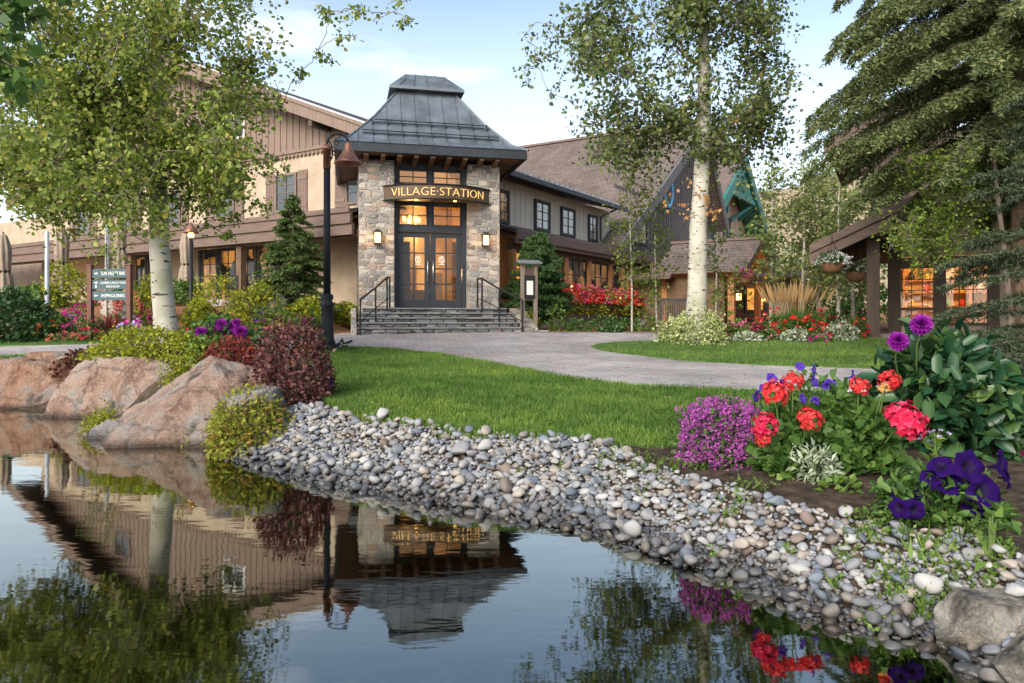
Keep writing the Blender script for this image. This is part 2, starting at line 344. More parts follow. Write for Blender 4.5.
def paver_mat():
    m, nt, N, Lk, b = nodes('paver')
    tc = N('ShaderNodeTexCoord'); mp = N('ShaderNodeMapping'); mp.inputs['Rotation'].default_value = (0, 0, R(38)); Lk(tc.outputs['Object'], mp.inputs[0])
    br = N('ShaderNodeTexBrick'); Lk(mp.outputs[0], br.inputs['Vector']); br.inputs['Scale'].default_value = 1
    br.inputs['Brick Width'].default_value = .24; br.inputs['Row Height'].default_value = .12; br.inputs['Mortar Size'].default_value = .006
    br.inputs['Color1'].default_value = (.42, .365, .335, 1); br.inputs['Color2'].default_value = (.3, .28, .275, 1); br.inputs['Mortar'].default_value = (.13, .12, .11, 1)
    n = noise_tex(N, Lk, tc.outputs['Object'], .55, 6, .6); mm = N('ShaderNodeMixRGB'); mm.blend_type = 'OVERLAY'; mm.inputs[0].default_value = .85
    Lk(br.outputs['Color'], mm.inputs[1]); Lk(n.outputs['Fac'], mm.inputs[2]); Lk(mm.outputs[0], b.inputs['Base Color'])
    b.inputs['Roughness'].default_value = .8; b.inputs['Specular IOR Level'].default_value = .25
    n2 = noise_tex(N, Lk, tc.outputs['Object'], 30, 4); bumped(N, Lk, b, n2.outputs['Fac'], .25, .01)
    return m
def water_mat():
    m, nt, N, Lk, b = nodes('pond_water'); nt.nodes.remove(b)
    tc = N('ShaderNodeTexCoord')
    n1 = noise_tex(N, Lk, scaled(N, Lk, (1.0, 2.2, 1)), 1.6, 3, .5); n2 = noise_tex(N, Lk, scaled(N, Lk, (1, 3.2, 1)), 9, 2, .5)
    ma = N('ShaderNodeMath'); ma.operation = 'MULTIPLY_ADD'; ma.inputs[1].default_value = .08; Lk(n2.outputs['Fac'], ma.inputs[0]); Lk(n1.outputs['Fac'], ma.inputs[2])
    bp = N('ShaderNodeBump'); bp.inputs['Strength'].default_value = .12; bp.inputs['Distance'].default_value = .012; Lk(ma.outputs[0], bp.inputs['Height'])
    gl = N('ShaderNodeBsdfGlossy'); gl.inputs['Roughness'].default_value = .025; gl.inputs['Color'].default_value = (.82, .83, .76, 1); Lk(bp.outputs[0], gl.inputs['Normal'])
    tr = N('ShaderNodeBsdfTransparent'); tr.inputs['Color'].default_value = (.3, .27, .15, 1)
    fr = N('ShaderNodeFresnel'); fr.inputs['IOR'].default_value = 1.33; Lk(bp.outputs[0], fr.inputs['Normal'])
    mr = N('ShaderNodeMapRange'); mr.inputs['From Min'].default_value = .02; mr.inputs['From Max'].default_value = .55
    mr.inputs['To Min'].default_value = .29; mr.inputs['To Max'].default_value = .9; Lk(fr.outputs[0], mr.inputs[0])
    mx = N('ShaderNodeMixShader'); Lk(mr.outputs[0], mx.inputs[0]); Lk(tr.outputs[0], mx.inputs[1]); Lk(gl.outputs[0], mx.inputs[2])
    Lk(mx.outputs[0], nt.nodes['Material Output'].inputs['Surface'])
    return m
MT['soil'] = soil_mat(); MT['paver'] = paver_mat(); MT['water'] = water_mat()
MT['turf'] = mat('turf', (.06, .115, .02), .9, var=.35, scale=3, bump=.5, bscale=60)
MT['kerb'] = mat('kerb', (.36, .33, .3), .85)

def build_ground():
    pxs = np.concatenate([np.linspace(-2400, -220, 36), np.arange(-200, 1226, 4), np.linspace(1250, 2900, 30)])
    Ds = np.concatenate([np.linspace(.8, 2.4, 8), np.arange(2.5, 11, .045), np.arange(11, 30, .16), np.geomspace(30, 600, 40)])
    P, Dm = np.meshgrid(pxs, Ds); X = (P - CX) / FPX * Dm; Z = gh(X, Dm)
    nz = np.sin(X * 7.1 + Dm * 3.3) * np.sin(Dm * 8.7 - X * 2.1) * .006
    Z = Z + np.where(Z > .1, nz, 0)
    V = np.stack([X, Dm, Z], -1).reshape(-1, 3); r, c = P.shape
    i = (np.arange(r - 1)[:, None] * c + np.arange(c - 1)).ravel()
    tag(mesh_np('ground', V, np.stack([i, i + 1, i + c + 1, i + c], 1), MT['soil'], smooth=True), kind='structure')
    # the pond bed on the near side, under and behind the viewer
    b = MB().box(-45, 45, -30, .9, -.9, -.72); tag(b.build('pond_bed', MT['soil']), kind='structure')
    w = mesh_np('pond_water', [(-45, -30, 0), (45, -30, 0), (45, 17, 0), (-45, 17, 0)], [(0, 1, 2, 3)], MT['water']); tag(w, kind='structure')
build_ground()

def curve_D(pts, pxs, off=0):
    px = np.array([p[0] for p in pts], float); D = np.array([G(p[0], p[1])[1] if len(p) == 2 else p[2] for p in pts])
    return np.interp(pxs, px, D)
STRIP = {}
def strip(name, near, far, off, m, step=4, rows=30, bow=0):
    x0, x1 = max(near[0][0], far[0][0]), min(near[-1][0], far[-1][0])
    pxs = np.arange(x0, x1 + .1, step); dn = curve_D(near, pxs); df = np.maximum(curve_D(far, pxs), dn + .001)
    t = np.linspace(0, 1, rows)[:, None]; D = dn[None] * (1 - t) + df[None] * t
    X = (pxs[None] - CX) / FPX * D; Z = gh(X, D) + off
    V = np.stack([X, D, Z], -1).reshape(-1, 3); c = len(pxs)
    i = (np.arange(rows - 1)[:, None] * c + np.arange(c - 1)).ravel()
    F = np.stack([i, i + 1, i + c + 1, i + c], 1)
    o = mesh_np(name, V, F, m, smooth=True); tag(o, kind='structure')
    md = o.modifiers.new('edge', 'SOLIDIFY'); md.thickness = .06; md.offset = -1
    STRIP[name] = (pxs, dn, df, off); return o
strip('plaza', [(-400, 362), (-60, 358), (60, 356), (190, 352), (330, 347.5), (345, 347), (400, 348.5), (450, 355), (500, 365), (560, 377), (640, 387.5), (720, 391), (760, 391.5), (900, 392), (1300, 400)],
      [(-400, 347), (0, 345.5), (100, 343.5), (190, 341), (300, 338), (348, 333), (510, 332.4), (700, 332.5), (900, 333.5), (1300, 335)], .012, MT['paver'], rows=40)
strip('lawn', [(316, 396), (326, 405), (340, 413), (362, 422), (426, 428), (461, 437), (521, 439), (590, 441), (640, 447), (700, 448), (760, 440), (840, 430)],
      [(316, 356), (326, 352), (345, 349), (400, 351), (450, 357.5), (500, 367.5), (560, 379.5), (640, 390), (720, 393.5), (760, 394), (840, 394)], .03, MT['turf'])
strip('island_lawn', [(591, 347.5), (598, 350.5), (620, 354), (680, 361.5), (760, 366), (870, 369.5), (1000, 374), (1300, 385)],
      [(591, 347), (598, 344.8), (620, 342.8), (680, 341.5), (760, 340.5), (870, 339.5), (1000, 340), (1300, 341)], .03, MT['turf'])
strip('path_lawn', [(-300, 347.5), (0, 346.8), (60, 345.5), (120, 343.5)], [(-300, 340), (0, 340.5), (60, 340), (120, 341)], .03, MT['turf'], rows=8)
strip('bank_lawn', [(-300, 385), (-30, 376), (20, 370), (60, 363)], [(-300, 363), (-30, 358.5), (20, 357.5), (60, 357)], .03, MT['turf'], rows=12)

def blades(name, strips, n, h, w, m, lean=.35):
    Vs = []
    for st, k in zip(strips, n):
        pxs, dn, df, off = STRIP[st]
        p = rng.uniform(pxs[0], pxs[-1], k * 3); a = np.interp(p, pxs, dn); b = np.interp(p, pxs, df)
        D = a + (b - a) * rng.random(k * 3); rag = rng.random(k * 3) < .05; D = np.where(rag, np.where(rng.random(k * 3) < .5, a, b) + rng.normal(0, .05, k * 3), D)
        keep = rng.random(k * 3) < np.clip((b - a) / (b - a).max(), .02, 1); p, D = p[keep][:k], D[keep][:k]
        x = (p - CX) / FPX * D; z = gh(x, D) + off - .005; n_ = len(x)
        hh = h * rng.uniform(.4, 1.3, n_) * (1 + .25 * np.sin(x * 2.3) * np.sin(D * 1.9)); ang = rng.uniform(0, 2 * np.pi, n_); ww = w * rng.uniform(.6, 1.3, n_)
        dx = np.cos(ang) * ww / 2; dy = np.sin(ang) * ww / 2; lx = rng.normal(0, lean, n_) * hh; ly = rng.normal(0, lean, n_) * hh
        Vs.append(np.stack([np.stack([x - dx, D - dy, z], 1), np.stack([x + dx, D + dy, z], 1), np.stack([x + lx, D + ly, z + hh], 1)], 1).reshape(-1, 3))
    V = np.concatenate(Vs); F = np.arange(len(V)).reshape(-1, 3)
    tag(mesh_np(name, V, F, m), kind='stuff')
def grass_mat():
    m, nt, N, Lk, bs = nodes('grass'); g = N('ShaderNodeNewGeometry'); r = ramp(N, [(.05, .112, .02), (.095, .19, .032), (.14, .255, .046), (.215, .3, .08)]); Lk(g.outputs['Random Per Island'], r.inputs[0])
    tc = N('ShaderNodeTexCoord'); n1 = noise_tex(N, Lk, tc.outputs['Object'], .9, 5, .6); n2 = noise_tex(N, Lk, tc.outputs['Object'], 5.5, 4, .6)
    k = ramp(N, [(.55, .62, .5), (1, 1, 1), (1.5, 1.25, 1.1)], [.33, .5, .68]); Lk(n1.outputs['Fac'], k.inputs[0]); k2 = ramp(N, [(.7, .75, .7), (1.15, 1.1, 1.05)], [.38, .6]); Lk(n2.outputs['Fac'], k2.inputs[0])
    a = N('ShaderNodeMixRGB'); a.blend_type = 'MULTIPLY'; a.inputs[0].default_value = 1; Lk(r.outputs[0], a.inputs[1]); Lk(k.outputs[0], a.inputs[2])
    c = N('ShaderNodeMixRGB'); c.blend_type = 'MULTIPLY'; c.inputs[0].default_value = 1; Lk(a.outputs[0], c.inputs[1]); Lk(k2.outputs[0], c.inputs[2]); Lk(c.outputs[0], bs.inputs['Base Color'])
    bs.inputs['Roughness'].default_value = .6; bs.inputs['Specular IOR Level'].default_value = .25; t = N('ShaderNodeBsdfTranslucent'); Lk(c.outputs[0], t.inputs['Color']); mx = N('ShaderNodeMixShader'); mx.inputs[0].default_value = .35
    Lk(bs.outputs[0], mx.inputs[1]); Lk(t.outputs[0], mx.inputs[2]); Lk(mx.outputs[0], nt.nodes['Material Output'].inputs['Surface']); return m
MT['grass'] = grass_mat()
_unused = lambda: leaf('grass', [(.065, .12, .018), (.115, .19, .03), (.165, .25, .045), (.24, .29, .08)], .35, .6)
blades('grass', ['lawn', 'island_lawn', 'path_lawn', 'bank_lawn'], [150000, 60000, 8000, 14000], .062, .011, MT['grass'])

def fallen_leaves():
    n = 260; p = rng.uniform(330, 900, n); D = rng.uniform(6.4, 18, n); x = (p - CX) / FPX * D; z = gh(x, D) + .05 + .02 * rng.random(n)
    d = rng.uniform(0, 6.28, n); s = rng.uniform(.025, .05, n); V = []
    for i in range(n):
        c, q = math.cos(d[i]) * s[i], math.sin(d[i]) * s[i]; V += [(x[i] - c, D[i] - q, z[i]), (x[i] + q * .6, D[i] - c * .6, z[i] + .012), (x[i] + c, D[i] + q, z[i] + .004), (x[i] - q * .6, D[i] + c * .6, z[i] + .01)]
    tag(mesh_np('fallen_leaves', V, np.arange(4 * n).reshape(-1, 4), leaf('fallen_leaf', [(.35, .25, .06), (.45, .36, .08), (.22, .14, .06), (.3, .3, .08)], .2)), kind='stuff')
fallen_leaves()
def build_hills():
    pxs = np.linspace(560, 1500, 90); V = []; Ds = [150, 190, 240, 300, 380]
    top = np.interp(pxs, [560, 700, 760, 800, 850, 900, 1100, 1500], [200, 196, 190, 186, 172, 160, 120, 150])
    for k, D in enumerate(Ds):
        t = [0, .3, .6, .85, 1][k]
        for j, p in enumerate(pxs):
            q = 318 - (318 - top[j]) * t; x = (p - CX) / FPX * D
            V.append((x, D, CAM_Z + (HOR - q) / FPX * D * (.55 if k == 0 else 1) + 2.2 * mnoise.noise((x * .03, D * .03, 0)) * (k > 0)))
    c = len(pxs); F = [(k * c + j, k * c + j + 1, (k + 1) * c + j + 1, (k + 1) * c + j) for k in range(4) for j in range(c - 1)]
    m, nt, N, Lk, b = nodes('hill'); tc = N('ShaderNodeTexCoord'); n = noise_tex(N, Lk, tc.outputs['Object'], .12, 9, .65)
    r = ramp(N, [(.1, .11, .05), (.3, .23, .13), (.42, .32, .19)], [.36, .46, .62]); Lk(n.outputs['Fac'], r.inputs[0]); Lk(r.outputs[0], b.inputs['Base Color'])
    b.inputs['Roughness'].default_value = 1
    tag(mesh_np('hills', V, F, m, smooth=True), kind='structure')
build_hills()

# ------------------------------------------------------------------ building materials
MT['stone'] = stone_wall('rubble_stone', [(.12, .105, .095), (.34, .3, .25), (.21, .205, .2), (.46, .4, .33), (.36, .23, .15), (.25, .245, .245), (.17, .14, .115), (.5, .46, .4)], (.4, .37, .32), (3.1, 3.1, 6.2))
MT['step'] = stone_wall('step_stone', [(.1, .1, .105), (.2, .2, .2), (.15, .145, .145), (.27, .26, .25)], (.05, .05, .05), (2.6, 2.6, 6.95))
MT['tread'] = mat('tread_stone', (.2, .195, .19), .85, var=.4, scale=3, bump=.5, bscale=14)
MT['zinc'] = mat('zinc', (.125, .145, .165), .5, .3, var=.35, scale=1.8, bump=.05, bscale=8, spec=.5)
MT['zinc_dark'] = mat('zinc_dark', (.035, .04, .047), .5, .3, var=.2)
MT['iron'] = mat('dark_iron', (.022, .024, .027), .5, .4, var=.2, bump=.05)
MT['door_frame'] = mat('door_frame', (.03, .035, .042), .5, .1, var=.15, bump=.05)
MT['copper'] = mat('copper', (.27, .125, .085), .45, .6, var=.3, scale=4)
MT['plaster'] = mat('plaster', (.4, .315, .23), .9, var=.17, scale=1.4, bump=.25, bscale=26)
MT['plaster_pale'] = mat('plaster_pale', (.6, .53, .43), .9, var=.1, scale=1.1, bump=.2, bscale=26)
MT['plaster_grey'] = mat('plaster_grey', (.3, .27, .25), .9, var=.12, scale=1.2, bump=.2, bscale=26)
MT['board'] = mat('brown_board', (.2, .145, .115), .8, var=.2, scale=2, bump=.3, bscale=10, stretch=(6, 6, .5))
MT['board_dark'] = mat('dark_board', (.15, .128, .12), .8, var=.2, scale=2, bump=.3, bscale=10, stretch=(6, 6, .5))
MT['fascia'] = mat('fascia', (.15, .105, .085), .7, var=.18, scale=2.5, bump=.15, stretch=(.6, .6, 4))
MT['beam'] = mat('beam', (.14, .085, .05), .7, var=.25, scale=3, bump=.2)
MT['timber'] = mat('timber', (.42, .19, .075), .6, var=.22, scale=2, bump=.15, stretch=(5, 5, .6))
MT['timber_dark'] = mat('timber_dark', (.085, .058, .045), .7, var=.2, scale=2, bump=.2, stretch=(5, 5, .6))
MT['shutter'] = mat('shutter', (.17, .12, .095), .7, var=.15)
MT['flash'] = mat('flashing', (.5, .5, .5), .5, .3, var=.1)
MT['roof_rw'] = shingles('roof_shingle', (.175, .135, .115), (.125, .1, .09), ('Y', 'Z'))
MT['roof_lw'] = shingles('roof_shingle_dark', (.09, .08, .08), (.06, .055, .058), ('Y', 'Z'))
MT['roof_porch'] = shingles('roof_shingle_porch', (.15, .12, .11), (.1, .085, .08), ('X', 'Z'), .1, .3)
MT['teal'] = mat('teal_paint', (.035, .17, .15), .6, var=.18, scale=3, bump=.1)
MT['win_frame'] = mat('window_frame', (.03, .03, .032), .55, var=.1, bump=.05)
MT['white_frame'] = mat('window_frame_taupe', (.16, .12, .1), .6, var=.1, bump=.05)
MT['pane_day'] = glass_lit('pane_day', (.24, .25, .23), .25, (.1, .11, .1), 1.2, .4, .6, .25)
MT['pane_dark'] = glass_lit('pane_dark', (.45, .22, .08), .4, (.012, .011, .012), 1.3, .56, .74)
MT['pane_warm'] = glass_lit('pane_warm', (1.0, .4, .06), .72, (.5, .16, .02), 2.4, .38, .62, .1)
MT['pane_blind'] = glass_lit('pane_blind', (.75, .36, .13), .5, (.5, .24, .08), 1.0, .3, .7, .1)
MT['pane_door'] = glass_lit('pane_door', (1., .42, .1), .35, (.014, .013, .012), 1.7, .55, .75, .12)
def clear_glass():
    m, nt, N, Lk, bs = nodes('clear_glass'); nt.nodes.remove(bs); g = N('ShaderNodeBsdfGlossy'); g.inputs['Roughness'].default_value = .02; g.inputs['Color'].default_value = (.5, .52, .55, 1)
    tr = N('ShaderNodeBsdfTransparent'); tr.inputs['Color'].default_value = (.9, .88, .84, 1); mx = N('ShaderNodeMixShader'); mx.inputs[0].default_value = .035
    Lk(tr.outputs[0], mx.inputs[1]); Lk(g.outputs[0], mx.inputs[2]); Lk(mx.outputs[0], nt.nodes['Material Output'].inputs['Surface']); return m
MT['clear'] = clear_glass()
MT['lamp'] = glow('lamp_glass', (1., .5, .14), 4)
MT['gold'] = glow('lit_gold_letters', (.8, .5, .17), .28)

def window(root, x0, x1, z0, z1, y, nx, nz, frame, pane, fw=.09, name='window', depth=.09, face=-1, mun=.03, label=None):
    """framed, multi-pane window whose outer face is at y (outward = -y)"""
    b = MB(); a = y; c = y + depth
    b.box(x0, x0 + fw, a, c, z0, z1); b.box(x1 - fw, x1, a, c, z0, z1)
    b.box(x0 + fw, x1 - fw, a, c, z1 - fw, z1); b.box(x0 + fw, x1 - fw, a, c, z0, z0 + fw)
    for i in range(1, nx):
        x = x0 + fw + (x1 - x0 - 2 * fw) * i / nx; b.box(x - mun / 2, x + mun / 2, a + .015, c, z0 + fw, z1 - fw)
    for i in range(1, nz):
        z = z0 + fw + (z1 - z0 - 2 * fw) * i / nz; b.box(x0 + fw, x1 - fw, a + .02, c, z - mun / 2, z + mun / 2)
    f = b.build(name, frame, root, bevel=.006)
    MB().box(x0 + fw - .004, x1 - fw + .004, y + depth * .55, y + depth * .55 + .012, z0 + fw - .004, z1 - fw + .004).build('pane', pane, f)
    if label: f['label'] = label
    return f
def lamp_light(loc, power, parent=None, size=.06, col=(1, .55, .22)):
    l = bpy.data.lights.new('lamp_light', 'POINT'); l.energy = power; l.color = col; l.shadow_soft_size = size
    o = bpy.data.objects.new('lamp_light', l); COL.objects.link(o); o.location = loc; o.parent = parent; return o
def wall_lantern(x, y, z, label, rot, origin, group):
    t = thing('wall_lantern', label, 'lantern', origin, rot, group)
    b = MB(); b.box(x - .05, x + .05, y - .03, y, z - .12, z + .14); b.box(x - .02, x + .02, y - .16, y - .02, z + .17, z + .2)
    b.prism([(x - .14, z + .14), (x + .14, z + .14), (x + .06, z + .24), (x - .06, z + .24)], 1, y - .28, y - .03)
    for sx in (-.1, .1):
        for sy in (-.25, -.05): b.box(x + sx - .012, x + sx + .012, y + sy - .012, y + sy + .012, z - .16, z + .14)
    b.box(x - .12, x + .12, y - .27, y - .03, z - .19, z - .16)
    b.build('bracket', MT['iron'], t)
    MB().box(x - .08, x + .08, y - .23, y - .07, z - .155, z + .135).build('lamp_glass', MT['lamp'], t)
    lamp_light((x, y - .36, z - .02), 14, t, .08)
    return t

# ------------------------------------------------------------------ stone entrance tower
T0 = (-2.53, 22.5, 0); TR = R(13)
def build_tower():
    t = thing('entrance_tower', 'stone entrance tower with hipped grey metal roof above double doors', 'building', T0, TR)
    w = MB(); zt = 6.28
    w.box(-2.2, -1.13, 0, 1.1, .8, zt); w.box(1.16, 2.2, 0, 1.1, .8, zt)
    w.box(-2.2, -1.6, 1.1, 4.4, .8, zt); w.box(1.6, 2.2, 1.1, 4.4, .8, zt); w.box(-1.6, 1.6, 4.0, 4.4, .8, zt)
    w.build('stone_wall', MT['stone'], t, bevel=.03)
    # the lit lobby behind the doors
    MB().box(-1.5, 1.5, 3.8, 3.9, 1.7, 4.2).build('lobby_panelling', mat('panelling', (.09, .045, .02), .6, var=.4, scale=2), t)
    room = MB(); room.box(-1.5, 1.5, 3.8, 3.9, 4.205, 6.1); room.box(-1.59, -1.5, .75, 3.8, 1.7, 6.2); room.box(1.5, 1.59, .75, 3.8, 1.7, 6.2); room.box(-1.5, 1.5, .75, 3.8, 6.1, 6.2)
    room.build('lobby_wall', mat('lobby_wall', (.5, .32, .1), .8, var=.3, scale=1.5), t)
    MB().box(-1.5, 1.5, .64, 3.8, 1.6, 1.72).build('lobby_floor', MT['timber_dark'], t)
    dk = MB(); dk.box(-1.2, .1, 3.3, 3.78, 1.72, 4.15); dk.box(-1.48, -1.2, 1.6, 2.9, 1.72, 2.9); dk.box(.35, .75, 3.0, 3.5, 1.72, 3.0); dk.box(.2, .3, 3.6, 3.79, 1.72, 5.0); dk.box(-.6, .4, 2.0, 2.5, 1.72, 2.35); dk.box(-.95, -.55, 1.2, 1.5, 1.72, 3.9); dk.box(.12, .3, 1.3, 1.5, 1.72, 3.95)
    dk.build('lobby_furniture', MT['timber_dark'], t, bevel=.02)
    ch = MB()
    for q in range(7): ch.lathe([(.01, 0), (.05, .03), (.05, .12), (.02, .16)], (-.45 + .26 * math.cos(q * .9), 1.9 + .26 * math.sin(q * .9), 4.62 + .06 * (q % 2)), 8)
    ch.build('chandelier', MT['lamp'], t)
    lamp_light((-.4, 1.9, 4.5), 95, t, .15, (1, .62, .22)); lamp_light((.95, 1.6, 2.9), 75, t, .15, (1, .62, .22)); lamp_light((0, 2.2, 5.7), 40, t, .15, (1, .5, .16))
    f = MB()   # dark frame filling the opening
    f.box(-1.13, -1.0, .3, .62, 1.72, zt); f.box(1.03, 1.16, .3, .62, 1.72, zt); f.box(-1.0, 1.03, .3, .62, 4.1, 4.3)
    f.box(-1.0, 1.03, .3, .62, 6.1, zt); f.box(-1.0, 1.03, .3, .62, 5.0, 5.62); f.box(-.045, .075, .31, .62, 4.3, 6.1)
    f.build('door_surround', MT['door_frame'], t, bevel=.01)
    for x0, x1 in ((-1.0, -.047), (.077, 1.03)):
        window(t, x0, x1, 4.3, 5.0, .36, 2, 2, MT['door_frame'], MT['clear'], .06, 'transom_window')
        window(t, x0, x1, 5.62, 6.1, .36, 2, 2, MT['door_frame'], MT['pane_blind'], .06, 'upper_window')
    for s, (x0, x1) in ((1, (-.99, .008)), (-1, (.022, 1.02))):
        d = MB(); y0, y1 = .36, .42; st = .17
        d.box(x0, x0 + st, y0, y1, 1.73, 4.09); d.box(x1 - st, x1, y0, y1, 1.73, 4.09)
        d.box(x0 + st, x1 - st, y0, y1, 1.73, 1.98); d.box(x0 + st, x1 - st, y0, y1, 3.95, 4.09)
        xm = (x0 + x1) / 2; d.box(xm - .025, xm + .025, y0 + .01, y1, 1.98, 3.95)
        for k in range(1, 4):
            z = 1.98 + 1.97 * k / 4; d.box(x0 + st, xm - .025, y0 + .01, y1, z - .022, z + .022); d.box(xm + .025, x1 - st, y0 + .01, y1, z - .022, z + .022)
        dr = d.build('door', MT['door_frame'], t, bevel=.008)
        MB().box(x0 + st - .01, x1 - st + .01, y0 + .04, y0 + .05, 1.97, 3.96).build('pane', MT['clear'], dr)
        hx = x1 - .08 if s > 0 else x0 + .08
        MB().tube([(hx, y0, 2.55), (hx, y0 - .07, 2.55), (hx, y0 - .07, 3.2), (hx, y0, 3.2)], .017, 8).build('handle', mat('steel', (.5, .5, .5), .3, .9), dr, True)
        e = MB()   # white monogram and a line of small lettering under it
        cx = xm + (.12 if s > 0 else -.14); cz = 3.25
        ring = [(cx + .085 * math.cos(a), y0 + .03, cz + .105 * math.sin(a)) for a in np.linspace(0, 2 * math.pi, 20)]
        e.tube(ring, .013, 5)
        e.tube([(cx + .04, y0 + .03, cz + .06), (cx - .03, y0 + .03, cz + .05), (cx - .03, y0 + .03, cz + .005), (cx + .03, y0 + .03, cz - .01), (cx + .03, y0 + .03, cz - .055), (cx - .04, y0 + .03, cz - .06)], .014, 5)
        e.box(cx - .1, cx + .1, y0 + .028, y0 + .034, cz - .155, cz - .135)
        e.build('emblem', mat('white_vinyl', (.8, .78, .74), .6), dr)
    # eaves, rafters, roof
    c = 2.2; hw = 2.92
    e = MB(); zf0, zf1 = 6.34, 6.62
    for a, b_ in (((-hw, hw), (c - hw, c - hw + .12)), ((-hw, hw), (c + hw - .12, c + hw))): e.box(a[0], a[1], b_[0], b_[1], zf0, zf1)
    for x in (-hw, hw - .12): e.box(x, x + .12, c - hw + .12, c + hw - .12, zf0, zf1)
    e.build('eaves_fascia', MT['zinc_dark'], t, bevel=.01)
    MB().box(-hw + .12, hw - .12, c - hw + .12, c + hw - .12, 6.4, 6.46).build('soffit', MT['beam'], t)
    for i, x in enumerate(np.linspace(-2.0, 2.0, 9)):
        MB().hexa([(x - .07, -.62, 6.26), (x + .07, -.62, 6.26), (x + .07, 0.3, 6.12), (x - .07, 0.3, 6.12), (x - .07, -.62, 6.395), (x + .07, -.62, 6.395), (x + .07, 0.3, 6.395), (x - .07, 0.3, 6.395)]).build('rafter_tail', MT['beam'], t, bevel=.015)
    rings = [(hw + .03, 6.62), (hw - .42, 6.86), (1.72, 7.72), (.97, 8.78)]
    r = MB(); V = []
    for h, z in rings: V += [(-h, c - h, z), (h, c - h, z), (h, c + h, z), (-h, c + h, z)]
    F = [(4 * k + j, 4 * k + (j + 1) % 4, 4 * k + 4 + (j + 1) % 4, 4 * k + 4 + j) for k in range(3) for j in range(4)] + [(12, 13, 14, 15)]
    r.add(V, F)
    for q in range(4):   # standing seams, hips
        M_ = Matrix.Rotation(q * math.pi / 2, 4, 'Z')
        def P(x, h, z): v = M_ @ Vector((x, -h, 0)); return (v.x, v.y + c, z)
        for k in range(3):
            (h0, z0), (h1, z1) = rings[k], rings[k + 1]
            r.beam(P(-h0, h0, z0), P(-h1, h1, z1), .07, .07)
            for x in np.arange(-2.7, 2.71, .45):
                if abs(x) < h0:
                    tt = 1 if abs(x) < h1 else (h0 - abs(x)) / (h0 - h1)
                    r.beam(P(x, h0, z0 + .01), P(x, h0 + (h1 - h0) * tt, z0 + (z1 - z0) * tt + .01), .022, .05)
    rf = r.build('roof', MT['zinc'], t)
    k = MB()
    h0, z0, h1, hy, z1 = 1.2, 8.93, .66, .45, 9.55
    k.box(-1.22, 1.22, c - 1.22, c + 1.22, 8.83, 8.93); k.box(-.9, .9, c - .9, c + .9, 8.7, 8.83)
    k.hexa([(-h0, c - h0, z0), (h0, c - h0, z0), (h0, c + h0, z0), (-h0, c + h0, z0), (-h1, c - hy, z1), (h1, c - hy, z1), (h1, c + hy, z1), (-h1, c + hy, z1)])
    for x in np.arange(-.9, .91, .45):
        k.beam((x, c - h0, z0 + .01), (x * .72, c - h0 + (h0 - hy) * min(1, (1.2 - abs(x)) / .5), z0 + (z1 - z0) * min(1, (1.2 - abs(x)) / .5) + .01), .022, .045)
    k.build('roof_cap', MT['zinc'], rf)
    for zz, hh in ((6.98, 2.36), (7.42, 1.98)):   # snow rails
        s = MB(); y = c - hh - .06
        for dz in (.05, .13): s.tube([(-hh + .25, y, zz + dz), (hh - .25, y, zz + dz)], .018, 6)
        for x in np.arange(-1.8, 1.81, .45): s.box(x - .02, x + .02, y - .03, y + .06, zz - .1, zz + .16)
        s.build('snow_rail', MT['zinc_dark'], rf)
    # bowed name sign
    a0 = math.asin(1.72 / 2.25); RR = 2.25; yc = RR - .78 + .06; sx = .2
    n = 28; V = []; F = []
    for i in range(n + 1):
        a = -a0 + 2 * a0 * i / n; xx, yy = sx + RR * math.sin(a), yc - RR * math.cos(a)
        V += [(xx, yy, 5.03), (xx, yy, 5.45), (xx, -.004, 5.03), (xx, -.004, 5.45)]
    for i in range(n):
        b0, b1 = 4 * i, 4 * i + 4; F += [(b0, b1, b1 + 1, b0 + 1), (b0 + 1, b1 + 1, b1 + 3, b0 + 3), (b0 + 2, b1 + 2, b1, b0)]
    sg = mesh_np('name_sign', V, F, mat('sign_steel', (.095, .062, .04), .55, .1, var=.3, scale=3), t)
    rim = MB(); arc = [(sx + (RR + .02) * math.sin(a), yc - (RR + .02) * math.cos(a)) for a in np.linspace(-a0, a0, 29)]
    for z in (5.02, 5.46): rim.tube([(p[0], p[1], z) for p in arc], .022, 6)
    rim.build('sign_rim', MT['iron'], sg)
    so = [(sx + (RR - .06) * math.sin(a), yc - (RR - .06) * math.cos(a)) for a in np.linspace(-a0 * .97, a0 * .97, 28)]
    MB().prism([(p[0], p[1]) for p in so] + [(so[-1][0], -.01), (so[0][0], -.01)], 2, 5.04, 5.06).build('sign_soffit', MT['timber'], sg)
    Vt, Ft = text_geo('VILLAGE·STATION', .36, .012, thin=.006)
    Vt[:, 0] *= 3.05 / (Vt[:, 0].max() - Vt[:, 0].min()); Vt[:, 1] -= (Vt[:, 1].max() + Vt[:, 1].min()) / 2
    a = Vt[:, 0] / RR; rr = RR + .02 + Vt[:, 2]
    Vt = np.stack([sx + rr * np.sin(a), yc - rr * np.cos(a), 5.24 + Vt[:, 1]], 1)
    mesh_np('lettering', Vt, Ft, MT['gold'], sg)
    for x in (-.5, .7):
        MB().lathe([(.05, -.02), (.05, .01)], (x, -.35, 5.03), 12).build('downlight', MT['lamp'], sg)
    # landing and steps
    MB().box(-2.1, 2.3, -.47, .3, .8, 1.66).build('landing', MT['step'], t, bevel=.02)
    MB().box(-2.12, 2.32, -.52, .3, 1.662, 1.71).build('landing_tread', MT['tread'], t, bevel=.012)
